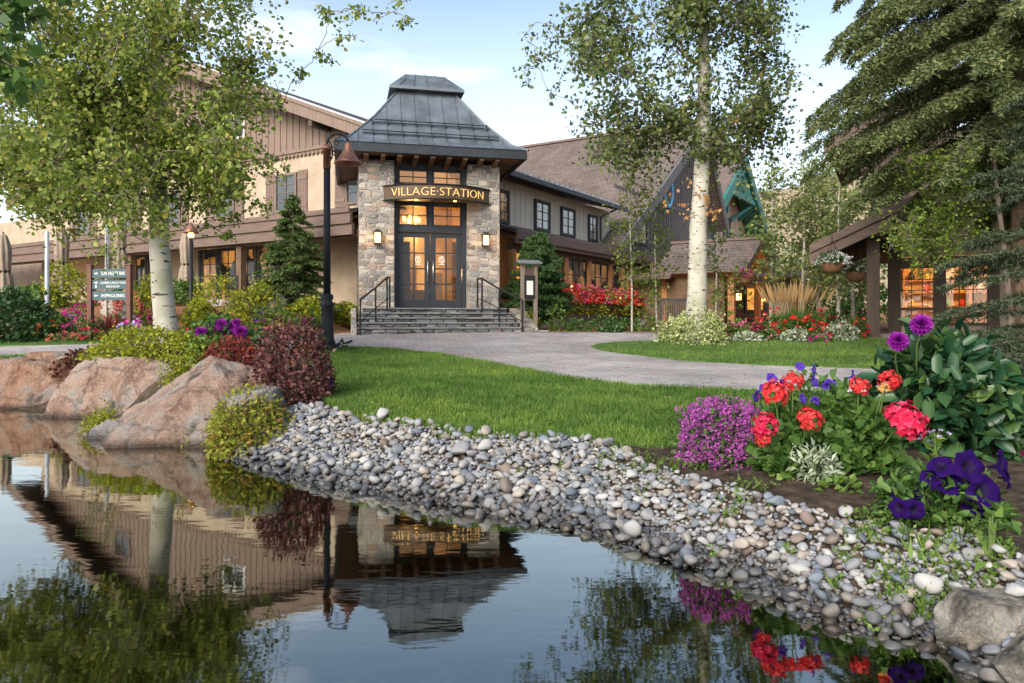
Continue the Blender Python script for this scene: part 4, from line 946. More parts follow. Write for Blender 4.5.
LM('silver', [(.16, .22, .12), (.27, .33, .21), (.42, .47, .34)], trans=.2, rough=.7)
LM('straw', [(.35, .22, .09), (.5, .33, .15)], trans=.3)
LM('dahlia_leaf', [(.012, .05, .022), (.028, .085, .032), (.06, .13, .04), (.12, .2, .05)], pos=[0, .5, .85, 1], trans=.25, rough=.4, spec=.45)
for k, cc in dict(coral=[(.42, .012, .018), (.66, .03, .035), (.74, .05, .05), (.8, .12, .11)], pinkred=[(.45, .006, .04), (.68, .015, .075), (.75, .03, .11), (.8, .1, .18)]).items(): LEAF[k] = leaf(k, cc, trans=.35, rough=.6)
LEAF['throat'] = leaf('throat', [(.004, .0005, .015), (.01, .001, .04)], 0, .8)
LEAF['deep'] = leaf('deep', [(.006, .0006, .03), (.012, .001, .055), (.024, .003, .09)], .04, .85, spec=.1)
for k, c in dict(red=(.75, .03, .02), magenta=(.55, .01, .26), pink=(.75, .16, .32), purple=(.26, .01, .29), violet=(.075, .025, .34),
                 lavender=(.55, .42, .72), white=(.8, .78, .72), orange=(.8, .2, .03), yellow=(.8, .55, .04), crimson=(.35, .01, .06), salmon=(.8, .25, .18), mauve=(.4, .085, .36), dried=(.5, .26, .1), apricot=(.8, .38, .12)).items():
    LM(k, [[x * .65 for x in c], c, [min(.9, x * 1.25 + .02) for x in c]], trans=.3, rough=.6)
MT['bark_white'] = bark_white('aspen_bark'); MT['bark_dark'] = mat('bark_dark', (.12, .09, .07), .9, var=.3, bump=.6, bscale=20, stretch=(3, 3, .7))
MT['twig'] = mat('twig', (.17, .14, .1), .85, var=.2); MT['bark_red'] = mat('spruce_bark', (.17, .105, .075), .9, var=.5, scale=9, bump=1., bscale=14, stretch=(2, 2, .6))
MT['stem'] = mat('green_stem', (.1, .15, .04), .7)

def bez(a, b, c, n):
    t = np.linspace(0, 1, n)[:, None]; a, b, c = map(np.asarray, (a, b, c)); return a * (1 - t) ** 2 + 2 * b * t * (1 - t) + c * t * t
def aspen(name, label, px, D, top_px, top_py, r0, r1, clumps, lm, lsize, dens, group=None, gz=None, spread=1.0, cat='tree', barkm=None, per_twig=14, limb=1., lowest=.35, flow=.3, oval=False):
    b = base(px, D); z0 = b[2] if gz is None else gz
    t = thing(name, label, cat, (b[0], b[1], z0), 0, group); O = np.array([b[0], b[1], z0])
    top = np.array(W(top_px, top_py, D)) - O; mid = top * .5 + np.array([rng.normal(0, .08), rng.normal(0, .08), 0]) * top[2] * .2
    path = bez((0, 0, -.15), mid, top, 26); tt = np.linspace(0, 1, 26)
    path[1:-1, :2] += np.cumsum(rng.normal(0, .006 * top[2] / 3, (24, 2)), 0) * .5
    rad = r0 + (r1 - r0) * tt; rad[0] *= 1.25; rad[1] *= 1.1
    MB().tube([tuple(p) for p in path], rad, 14).build('trunk', barkm or MT['bark_white'], t, True)
    br = MB(); LP = []
    cs = []
    for (cx, cy, rp, dz, wt) in clumps:
        Dc = D + dz * spread; c = np.array(W(cx, cy, Dc)) - O; cs.append((math.hypot(c[0] - top[0] * .5, c[1]) + .15 * abs(c[2] - top[2] * .6), c, rp * D / FPX, wt))
    cs.sort(key=lambda q: q[0])
    nodes_ = [(path[i], path[min(25, i + 1)] - path[i], min(rad[i] * .36 * limb, .03 + .012 * top[2]), 0.) for i in range(int(25 * lowest), 26)]
    for hd0, c, r, wt in cs:
        best, bc = None, 1e9
        for q in nodes_:
            v = c - q[0]; d = np.linalg.norm(v); cost = d * (1.0 if v[2] > -.15 * d else 1.7) + (.0 if q[3] == 0 else -.15 * d) + (1.2 * max(0, .25 - v[2] / max(d, .01)) * d if q[3] == 0 else 0)
            if cost < bc: best, bc = q, cost
        s = best[0]; hd = np.linalg.norm(c - s)
        m = (s + c) / 2 + np.array([0, 0, .1 * hd]) + rng.normal(0, .1, 3) * hd + (nrm(best[1]) * hd * .15 if best[3] else 0)
        P = bez(s, m, c, 9); P[2:-1] += rng.normal(0, .018 * hd, (6, 3)); ra = best[2] * (.62 if best[3] else 1); rr = np.linspace(max(ra, .007), max(.006, ra * .4), 9)
        br.tube([tuple(p) for p in P], rr, 6)
        for i_ in (4, 6, 8): nodes_.append((P[i_], P[i_] - P[i_ - 1], rr[i_], 1.))
        nl = int(dens * wt * r * r); ntw = max(3, nl // per_twig)
        for k in range(ntw):
            q = rng.random()
            if q < .4: a = P[rng.integers(4, 9)]
            else: a = c + rng.normal(0, .45, 3) * r
            d = unit(1)[0]; d[2] = d[2] * .8 - flow * .3; d /= np.linalg.norm(d); ln = r * rng.uniform(.4, 1.5)
            e = a + d * ln + np.array([0, 0, -flow * ln * rng.random()])
            g = bez(a, (a + e) / 2 + rng.normal(0, .1, 3) * ln + np.array([0, 0, .08 * ln]), e, 5)
            if q >= .4 and k % 2 == 0: br.tube([tuple(P[8]), tuple((P[8] + a) / 2 + rng.normal(0, .04, 3) * r), tuple(a)], [.007, .006, .005], 3, False)
            if k % 2 == 0: br.tube([tuple(x) for x in g], np.linspace(.006, .0025, 5) * (1 + D / 22), 3, False)
            f = rng.uniform(.25, 1.05, per_twig)[:, None]
            LP.append(a * (1 - f) ** 2 + 2 * g[2] * f * (1 - f) + e * f * f + rng.normal(0, .1 * min(1, r) + lsize * .5, (per_twig, 3)))
    br.build('branches', MT['twig'] if barkm is None else barkm, t, True)
    LP = np.concatenate(LP); n = len(LP); Dv = unit(n); Dv[:, 2] = Dv[:, 2] * .6 - .45
    V, F = (leaves6 if oval else leaves)(LP, lsize, .85, Dv, unit(n) + np.array([0, -.15, .35]))
    mesh_np('crown', V, F, lm, t)
    return t
def spray(A, Dr, Ln, nq, nl, nw):
    """needle-covered twigs: A start, Dr direction, Ln length; nq needle blades per twig"""
    n = len(A); u = np.tile(np.linspace(.03, 1, nq), n); idx = np.repeat(np.arange(n), nq)
    P = A[idx] + Dr[idx] * (Ln[idx] * u)[:, None]; pr = nrm(np.cross(Dr[idx], unit(n * nq)))
    dv = nrm(Dr[idx] * .75 + pr); l = nl * rng.uniform(.7, 1.25, n * nq)
    return leaves(P, l, nw / nl, dv, unit(n * nq), .05, .1)
def conifer(name, label, b, height, rad, z_low, nb, ntw, lm, nl, nw, nq, droop=.25, hang=.35, trunk_r=.1, group=None, twl=.35, az=None, bark=None, prof=1.0, cat='tree', up=0., radf=None):
    t = thing(name, label, cat, b, 0, group)
    MB().tube([(0, 0, -.1), (.02, 0, height * .5), (0, 0, height)], [trunk_r, trunk_r * .62, .012], 12).build('trunk', bark or MT['bark_dark'], t, True)
    br = MB(); As, Ds, Ls = [], [], []
    for k in range(nb):
        f = (k + rng.random()) / nb; z = z_low + (height - z_low) * f ** 1.15
        L = rad * (1 - (z - z_low) / (height - z_low)) ** prof * rng.uniform(.72, 1.08) + .06 * rad
        if radf: L *= radf((z - z_low) / (height - z_low))
        a = rng.uniform(0, 2 * math.pi) if az is None else rng.uniform(*az)
        o = np.array([0, 0, z]); h = np.array([math.cos(a), math.sin(a), 0])
        p1 = o + h * L * .5 + np.array([0, 0, L * (.06 + up - droop * .3)]); p2 = o + h * L + np.array([0, 0, L * (up - droop * rng.uniform(.7, 1.3))])
        P = bez(o, p1, p2, 7); br.tube([tuple(p) for p in P], np.linspace(trunk_r * .1 + .004, .003, 7), 4, False)
        n = max(6, int(ntw * L / rad)); u = rng.uniform(.12, 1, n) ** .8
        Q = o * (1 - u)[:, None] ** 2 + 2 * p1 * (u * (1 - u))[:, None] + p2 * (u * u)[:, None]
        tan = nrm(2 * (p1 - o) * (1 - u)[:, None] + 2 * (p2 - p1) * u[:, None]); sd = np.cross(tan, [0, 0, 1.]) * rng.choice([-1, 1], n)[:, None]
        d = nrm(tan * .65 + sd * rng.uniform(.2, 1., n)[:, None] + np.array([0, 0, -1]) * (hang * rng.uniform(.3, 1.6, n))[:, None] + rng.normal(0, .15, (n, 3)))
        As.append(Q); Ds.append(d); Ls.append(twl * (1.15 - .65 * u) * (.45 + .55 * L / rad) * rng.uniform(.6, 1.25, n))
        As.append(P[:-1]); Ds.append(nrm(P[1:] - P[:-1])); Ls.append(np.linalg.norm(P[1:] - P[:-1], axis=1))
    br.build('branches', MT['bark_dark'], t, True)
    V, F = spray(np.concatenate(As), np.concatenate(Ds), np.concatenate(Ls), nq, nl, nw)
    mesh_np('crown', V, F, lm, t); return t

# ------------------------------------------------------------------ flower and shrub helpers
def dome(n, rx, ry, h, lump=6, fill=.35):
    """points through a lumpy dome"""
    C = unit(lump); C[:, 2] = abs(C[:, 2]); d = unit(n); d[:, 2] = abs(d[:, 2]) * 1.05 - .05
    k = 1 + .45 * (np.max(d @ C.T, 1) - .75) * 2
    r = np.where(rng.random(n) < fill, rng.random(n) ** .5, rng.uniform(.8, 1.06, n) + .06 * rng.random(n) ** 4 * 3) * k
    P = d * r[:, None]; P[:, 2] = np.maximum(P[:, 2], .02)
    return P * np.array([rx, ry, h]), d
def head_dahlia(c, f, r):
    out = []; f = nrm(np.array(f, float)); e1 = nrm(np.cross(f, [.3, .2, 1.])); e2 = np.cross(f, e1)
    for k, (el, n, l) in enumerate([(-.55, 16, .85), (-.2, 18, .95), (.12, 18, .95), (.42, 17, .88), (.75, 14, .74), (1.05, 11, .58), (1.3, 7, .42), (1.5, 4, .3)]):
        a = np.linspace(0, 2 * np.pi, n, endpoint=False) + k * .35
        d = (np.cos(a)[:, None] * e1 + np.sin(a)[:, None] * e2) * math.cos(el) + f * math.sin(el)
        out.append(leaves6(np.array(c) + f * r * .07 * k + d * r * .1, r * l * .9, .42, d, np.tile(f, (n, 1)) + d * .2, .16, .1, -.1))
    return merge(out)
def head_umbel(c, f, r, n=26, ps=.25):
    f = nrm(np.array(f, float)); d = unit(n * 3); d = d[(d @ f) > -.25][:n]; out = []
    for k in range(len(d)):
        e1 = nrm(np.cross(d[k], [.2, .5, 1.])); e2 = np.cross(d[k], e1); a = np.arange(5) * 2 * np.pi / 5 + rng.random() * 6
        q = np.cos(a)[:, None] * e1 + np.sin(a)[:, None] * e2
        out.append(leaves(np.tile(np.array(c) + d[k] * r * rng.uniform(.55, .98), (5, 1)), r * ps, .85, q + d[k] * .25, np.tile(d[k], (5, 1)), .05, .15))
    return merge(out)
def head_trumpet(c, f, r, lobes=5):
    f = nrm(np.array(f, float)); e1 = nrm(np.cross(f, [.3, .2, 1.])); e2 = np.cross(f, e1); n = 25
    a = np.linspace(0, 2 * np.pi, n, endpoint=False); V = []; ro = r * (1 + .1 * np.cos(lobes * a + rng.random() * 6)) * (1 + rng.normal(0, .03, n))
    rings = [(.06, -.9), (.14, -.35), (.45, -.08), (.8, .04), (1., -.04)]
    for k, (rr, h) in enumerate(rings):
        wob = (rng.normal(0, .05, n) + .13 * np.cos(lobes * a + 1) + .08 * np.cos(2 * a + rng.random() * 6)) * r * rr * rr
        V.append(np.array(c) + (np.cos(a)[:, None] * e1 + np.sin(a)[:, None] * e2) * (ro * rr)[:, None] + f * (h * r + wob)[:, None])
    V = np.concatenate(V); i = np.arange(n); F = [np.stack([k * n + i, k * n + (i + 1) % n, (k + 1) * n + (i + 1) % n, (k + 1) * n + i], 1) for k in range(len(rings) - 1)]
    return V, np.concatenate(F)
def puffs(P, r, k=7, asp=.9):
    """small rosettes of a few petals round each point"""
    P = np.asarray(P); n = len(P); d = unit(n * k); d[:, 2] = abs(d[:, 2]) * .8
    return leaves(np.repeat(P, k, 0) + d * r * .2, r, asp, d, unit(n * k), .1)
def shrub(name, label, b, rx, h, lm, n, ls, bl=(), group=None, cat='shrub', ry=None, asp=.7, mode='dome', lump=6, fill=.35, stems=True, up=.4, zoff=0, oval=False):
    """bl: list of (leaf material, number of blossoms, blossom size, kind, name)"""
    t = thing(name, label, cat, (b[0], b[1], b[2] + zoff), 0, group); ry = ry or rx
    if mode == 'dome':
        P, d = dome(n, rx, ry, h, lump, fill); V, F = (leaves6 if oval else leaves)(P, ls, asp, d + unit(n) * .9 + np.array([0, 0, up - .4]), d * .6 + unit(n) * .6 + np.array([0, -.1, .5]))
    elif mode == 'blade':
        a = rng.uniform(0, 2 * np.pi, n); o = rng.uniform(0, .35, n); sp = rng.uniform(.15, 1., n)
        P = np.stack([np.cos(a) * rx * o, np.sin(a) * ry * o, np.zeros(n)], 1); e = np.stack([np.cos(a) * rx * sp, np.sin(a) * ry * sp, h * np.sqrt(1.02 - sp * .55) * rng.uniform(.6, 1, n)], 1)
        dv = e - P; L = np.linalg.norm(dv, axis=1); V, F = leaves(P, L, .045 if ls is None else ls, dv, unit(n) + np.array([0, -1, .4]), .02, .02)
    elif mode == 'spike':
        a = rng.uniform(0, 2 * np.pi, n); u = rng.random(n); P = np.stack([np.cos(a) * rx * np.sqrt(rng.random(n)), np.sin(a) * ry * np.sqrt(rng.random(n)), h * .6 * u], 1)
        V, F = leaves(P, ls, .3, unit(n) * .5 + np.array([0, 0, .8]), unit(n))
    if mode == 'dome' and h > .12 and n > 300:     # stray shoots that break the outline
        k = int(9 + 9 * rx); q, _d = dome(k, rx * .9, ry * .9, h * .88, lump, 0.); per = 16; u = np.tile(np.linspace(0, 1, per), k)[:, None]
        dr = nrm(_d * .8 + np.array([0, 0, .7]) + rng.normal(0, .35, (k, 3))); ln = (rng.uniform(.12, .34, k) * min(rx, h))[:, None]
        Q = np.repeat(q, per, 0) + np.repeat(dr * ln, per, 0) * u + rng.normal(0, ls * .3, (k * per, 3)); Q[:, 2] = np.maximum(Q[:, 2], .02)
        V2, F2 = (leaves6 if oval else leaves)(Q, ls * .85, asp, np.repeat(dr, per, 0) * .5 + unit(k * per), unit(k * per) + np.array([0, -.1, .5])); V, F = merge([(V, F), (V2, F2)])
    mesh_np('foliage', V, F, lm, t)
    if stems:
        st = MB()
        for k in range(5):
            a = rng.uniform(0, 6.28); st.tube([(0, 0, -.03), (.3 * rx * math.cos(a), .3 * ry * math.sin(a), h * .45), (.55 * rx * math.cos(a), .55 * ry * math.sin(a), h * .8)], [.012 + .01 * h, .008, .004], 4, False)
        st.build('stem', MT['twig'] if mode == 'dome' and h > .3 else MT['stem'], t, True)
    for (bm, nb, bs, kind, nm) in bl:
        P, d = dome(nb, rx, ry, h, lump, .05); P[:, 2] = np.maximum(P[:, 2], .15 * h); P += d * bs * .2
        if kind == 'puff': V, F = puffs(P, bs)
        elif kind == 'pom': V, F = merge([head_dahlia(p, q + np.array([0, -.4, .5]), bs) for p, q in zip(P, d)])
        elif kind == 'umbel': V, F = merge([head_umbel(p, q + np.array([0, 0, .6]), bs, 12, .5) for p, q in zip(P, d)])
        elif kind == 'spike':
            out = []
            for p in P:
                u = rng.random(16); o = rng.normal(0, .12, (16, 2)) * bs; Q = np.stack([p[0] + o[:, 0] * (1 - u), p[1] + o[:, 1] * (1 - u), p[2] + u * bs * 1.3], 1); out.append(leaves(Q, bs * .28, .8, unit(16) + np.array([0, 0, .5]), unit(16)))
            V, F = merge(out)
        mesh_np(nm, V, F, LM(bm), t)
    return t

# ------------------------------------------------------------------ rocks and cobbles
_ico = {}
def ico(sub):
    if sub not in _ico:
        bm = bmesh.new(); bmesh.ops.create_icosphere(bm, subdivisions=sub, radius=1); bm.verts.ensure_lookup_table()
        _ico[sub] = (np.array([v.co[:] for v in bm.verts]), np.array([[v.index for v in f.verts] for f in bm.faces])); bm.free()
    return _ico[sub]
def boulder(label, b, size, mt, planes=(), seed=0, rot=0, sub=6, rough=.62, group=None, name='boulder', sink=.25):
    V, F = ico(sub); V = V.copy(); rs = np.random.default_rng(seed)
    cuts = [(np.array(p[:3]) / np.linalg.norm(p[:3]), p[3]) for p in planes] + [(nrm(rs.normal(size=3)), rs.uniform(.62, .92)) for _ in range(14)]
    for n_, d in cuts:
        q = V @ n_ - d; V = V - np.where(q > 0, q * .985, 0)[:, None] * n_
    off = rs.uniform(-50, 50, 3); out = np.empty_like(V)
    for i, v in enumerate(V):
        p = Vector(v * 1.3 + off); q = Vector(v * 5 + off)
        n_ = mnoise.fractal(p, 1.0, 2.1, 4) * .12 * rough - (1 - abs(mnoise.noise(q * .7))) ** 6 * .07 * rough + abs(mnoise.noise(q)) * .05 * rough + mnoise.noise(q * 3) * .02 * rough + mnoise.noise(q * 8) * .008 * rough
        out[i] = v * (1 + n_)
    V = out * np.array(size); c, s = math.cos(rot), math.sin(rot); V = np.stack([V[:, 0] * c - V[:, 1] * s, V[:, 0] * s + V[:, 1] * c, V[:, 2]], 1)
    o = mesh_np(name, V, F, mt, smooth=True); o.location = (b[0], b[1], b[2] + size[2] * (1 - 2 * sink)); tag(o, label, 'boulder', group); return o
MT['rock_pink'] = rock_mat('rock_pink', (.22, .135, .1), (.39, .265, .2), (.36, .32, .285))
MT['rock_red'] = rock_mat('rock_red', (.24, .12, .08), (.38, .23, .16), (.3, .26, .24))
MT['rock_grey'] = rock_mat('rock_grey', (.18, .17, .16), (.3, .27, .25), (.4, .35, .3))
MT['rock_tan'] = rock_mat('rock_tan', (.34, .29, .23), (.46, .41, .34), (.52, .49, .44), (.02, .02, .022), .5)
def onwater(px, py): D = CAM_Z * FPX / (py - HOR); return ((px - CX) / FPX * D, D, 0.)
def rocks():
    x, y, z = onwater(165, 448)
    boulder('largest pinkish boulder, wedge shaped, sloping down to the pond', (x + .14, y + .7, -.12), (1.3, .9, 1.42), MT['rock_pink'], [(-.5, -.2, .8, .56), (.05, -.85, .5, .62), (.8, -.1, .5, .72), (.2, .05, 1, .74)], 3, R(4), sink=.5)
    x, y, z = onwater(88, 419)
    boulder('broad flat topped pink boulder beside the largest one at the pond', (x + .1, y + .55, -.05), (1.22, .8, 1.3), MT['rock_pink'], [(0, -.95, .3, .55), (0, .05, 1, .66), (-.8, -.3, .4, .75)], 11, R(-4), sink=.5)
    x, y, z = onwater(10, 411)
    boulder('reddish boulder at the left end of the pond edge', (x - .05, y + .75, -.05), (1.2, .85, .9), MT['rock_red'], [(0, -.9, .4, .6), (.2, 0, 1, .8)], 21, R(10), sink=.5)
    x, y, z = onwater(86, 440)
    boulder('low grey ledge stone in the water at the foot of the wedge boulder', (x + .12, y + .25, -.04), (.36, .3, .27), MT['rock_grey'], [(-.3, -.6, .7, .5)], 31, R(30), sink=.5)
    p = base(256, 7.7)
    boulder('small smooth grey boulder between wedge boulder and burgundy barberry', (p[0], p[1], .42), (.36, .3, .34), MT['rock_grey'], [(0, 0, 1, .7)], 41, sink=.5)
    p = base(66, 12.2)
    boulder('flat brown slab stone behind the flat topped boulder', (p[0], p[1], .72), (.6, .4, .18), MT['rock_red'], [(0, 0, 1, .6)], 51, R(20), sink=.5)
    x, y, z = onwater(962, 655)
    boulder('tan boulder with a dark top at the right corner of the pond', (x + .24, y + .12, .06), (.32, .22, .2), MT['rock_tan'], [(0, 0, 1, .72), (-.3, -.9, .3, .7)], 63, R(25), sink=.5)
    x, y, z = onwater(995, 690)
    boulder('second tan boulder cut by the bottom right corner', (x + .26, y + .06, .04), (.28, .2, .17), MT['rock_tan'], [(0, -.7, .7, .6)], 71, R(10), sink=.5)
    for px, py, w, h, lab, mk, sd in ((232, 312, 28, 15, 'rounded brown rock between yellow shrubs on the berm', 'rock_red', 81), (277, 320, 26, 24, 'angular grey rock left of the fir on the berm', 'rock_grey', 82), (119, 322, 44, 28, 'pale tan rock behind the direction sign', 'rock_tan', 83),
                                      (352, 326, 24, 16, 'low grey rock at the foot of the tower by the shrubs', 'rock_grey', 84), (514, 326, 26, 14, 'pale rough rock beside the right stair railing', 'rock_tan', 85), (583, 329, 12, 6, 'small grey rock under the window flower box', 'rock_grey', 86), (640, 329, 16, 10, 'grey rock in the low shrubs near the saplings', 'rock_grey', 87)):
        g = G(px, py); k = g[1] / FPX; boulder(lab, g, (w * k / 2, w * k / 2.4, h * k * .7), MT[mk], (), sd, sub=3, sink=.2)
rocks()

PEB = {'grey': [(.13, .13, .14), (.21, .21, .22), (.17, .168, .168)], 'blue grey': [(.09, .108, .13), (.15, .172, .2), (.12, .138, .158)], 'tan': [(.24, .21, .175), (.3, .262, .22), (.2, .178, .155)], 'pale': [(.31, .305, .29), (.38, .372, .36), (.27, .265, .255)], 'brown': [(.13, .1, .082), (.18, .142, .118), (.115, .098, .09)]}
def cobbles():
    V0, F0 = ico(2); shapes = []
    for k in range(14):
        rs = np.random.default_rng(100 + k); V = V0.copy()
        for _ in range(6):
            n_ = nrm(rs.normal(size=3)); d = rs.uniform(.5, .85); q = V @ n_ - d; V = V - np.where(q > 0, q * .92, 0)[:, None] * n_
        V *= 1 + .1 * np.sin(V @ rs.normal(0, 1.6, 3) + 1)[:, None]
        shapes.append(V * np.array([1, rs.uniform(.62, .9), rs.uniform(.45, .7)]))
    for k_ in PEB: PEB[k_] = [tuple(x * (1.02 if k_ == 'pale' else 1.18) for x in q) for q in PEB[k_]]
    mats = {k: pebble_mat('cobble_' + k.replace(' ', '_'), v) for k, v in PEB.items()}
    allc = [c for v in PEB.values() for c in v]; order = [0, 3, 6, 9, 1, 4, 7, 2, 10, 5, 0, 8, 12, 1, 11, 3]
    mix = pebble_mat('cobble_mixed', [allc[i] for i in order])
    meshes = {}
    items = []
    pxs = np.arange(226, 1120, 1.)
    dw = CAM_Z * FPX / (np.interp(pxs, _sx, _sy) - HOR); w = np.interp(pxs, _bx, _bw); area = (dw + w / 2) * w; cdf = np.cumsum(area) / area.sum()
    pts = []; cell = {}
    def ok(x, y, r):
        i, j = int(x / .12), int(y / .12)
        for a in range(i - 1, i + 2):
            for c in range(j - 1, j + 2):
                for (qx, qy, qr) in cell.get((a, c), ()):
                    if (x - qx) ** 2 + (y - qy) ** 2 < ((r + qr) * .6) ** 2: return False
        cell.setdefault((i, j), []).append((x, y, r)); return True
    for layer in (0, 1):
        cell.clear()
        for k in range(60000 if layer == 0 else 45000):
            p = np.interp(rng.random(), cdf, pxs); Dw = np.interp(p, pxs, dw); ww = np.interp(p, pxs, w)
            v = rng.uniform(-.3, 1.06 if p < 640 else .97); D = Dw + v * ww; x = (p - CX) / FPX * D
            if p < 300 and v > 1.0: continue
            r = (.016 + .042 * rng.random() ** 1.5) * (1.45 if rng.random() < .08 else 1) * (1.15 if p < 640 else .95)
            if v > 1.0 and rng.random() < .6: continue
            if not ok(x, D, r): continue
            z = float(gh(x, D)) + (.3 * r if layer == 0 else .95 * r)
            items.append((r * FPX / D, x, D, z, r, v, p))
    items.sort(reverse=True)
    names = list(PEB); pr = [.4, .2, .17, .17, .06]
    Vs, Fs, kk = [], [], 0; count = 0
    for (spx, x, D, z, r, v, p) in items:
        si = int(rng.integers(14)); rot = Matrix.Rotation(rng.uniform(0, 6.28), 3, 'Z') @ Matrix.Rotation(rng.normal(0, .35), 3, 'X') @ Matrix.Rotation(rng.normal(0, .35), 3, 'Y')
        vis = p < 1030 and z > -.03 and D > 2.9 and v < 1.05
        if count < 300 and vis:
            ck = names[int(rng.choice(5, p=pr))]; key = (si, ck)
            if key not in meshes:
                o = mesh_np('cobble', shapes[si], F0, mats[ck], smooth=True); meshes[key] = o.data
            else:
                o = bpy.data.objects.new('cobble', meshes[key]); COL.objects.link(o)
            o.matrix_world = Matrix.Translation((x, D, z)) @ rot.to_4x4() @ Matrix.Diagonal((r, r, r, 1))
            where = ('half wet at the water line' if v < .25 else 'on the upper edge of the bank' if v > .8 else 'on the bank slope')
            near = 'below the petunias' if p > 880 else 'below the dusty miller' if p > 740 else 'below the mauve alyssum' if p > 640 else 'below the front lawn'
            tag(o, f'{ck} river cobble {where} {near}', 'cobble', f'river cobbles {near}'); count += 1
        else:
            M3 = np.array(rot); Vs.append(shapes[si] * r @ M3.T + np.array([x, D, z])); Fs.append(F0 + kk); kk += len(V0)
    tag(mesh_np('gravel_bank', np.concatenate(Vs), np.concatenate(Fs), mix, smooth=True), kind='stuff')
    print('cobbles', len(items))
cobbles()

def tufts():
    """weeds sprouting through the cobbles and along the lawn edge"""
    Vs = []
    spots = [(668, 478, 30, 18), (640, 468, 40, 12), (745, 497, 50, 16), (730, 525, 14, 20), (615, 455, 30, 16), (690, 468, 24, 10), (868, 540, 36, 20), (905, 545, 60, 26), (930, 560, 40, 22), (880, 575, 30, 18), (900, 600, 40, 24), (925, 620, 30, 24), (860, 520, 20, 14), (975, 545, 30, 22), (960, 580, 24, 18),
             (715, 560, 12, 10), (640, 500, 12, 12), (560, 470, 8, 8), (790, 560, 10, 14), (835, 590, 16, 16), (1000, 560, 26, 20), (950, 605, 24, 20), (990, 590, 22, 16), (605, 486, 8, 8), (520, 478, 6, 10), (440, 440, 14, 8), (880, 626, 26, 14), (845, 560, 14, 12)]
    for px, py, w, h in spots:
        g = G(px, py); k = g[1] / FPX; n = int(5 + w * .8)
        x = g[0] + rng.normal(0, w * k / 3, n); y = g[1] + rng.normal(0, w * k / 4, n); P = np.stack([x, y, gh(x, y) + .01], 1)
        half = n // 2
        Vs.append(leaves(P[:half], h * k * .8, .16, unit(half) * .6 + np.array([0, 0, .9]), unit(half), .03))
        Vs.append(leaves(np.repeat(P[half:], 5, 0) + rng.normal(0, .012, (len(P[half:]) * 5, 3)) + np.array([0, 0, 1]) * rng.uniform(0, h * k * .7, (len(P[half:]) * 5, 1)), .026, .6, None, unit(len(P[half:]) * 5) + np.array([0, 0, .6])))
    V, F = merge(Vs); tag(mesh_np('weeds', V, F, LM('light_green')), kind='stuff')
    # moss at the feet of the boulders
    Vs = []
    for px, py, w, h in ((135, 414, 40, 14), (165, 432, 24, 12), (185, 446, 34, 10), (100, 424, 20, 12), (90, 436, 16, 14), (185, 382, 26, 34)):
        x, y, z = onwater(px, max(py, 408)) if py > 400 else base(px, 9.3); k = y / FPX; n = int(w * h * 1.6)
        P = np.stack([x + rng.normal(0, w * k / 2.6, n), y - .03 + rng.normal(0, .05, n) + .12 * (py > 400), z + abs(rng.normal(0, h * k / 1.8, n)) + (.2 if py < 400 else .02)], 1)
        Vs.append(leaves(P, .035, .7, None, unit(n) + np.array([0, -.3, .5])))
    V, F = merge(Vs); tag(mesh_np('moss', V, F, LM('lime')), kind='stuff')
tufts()
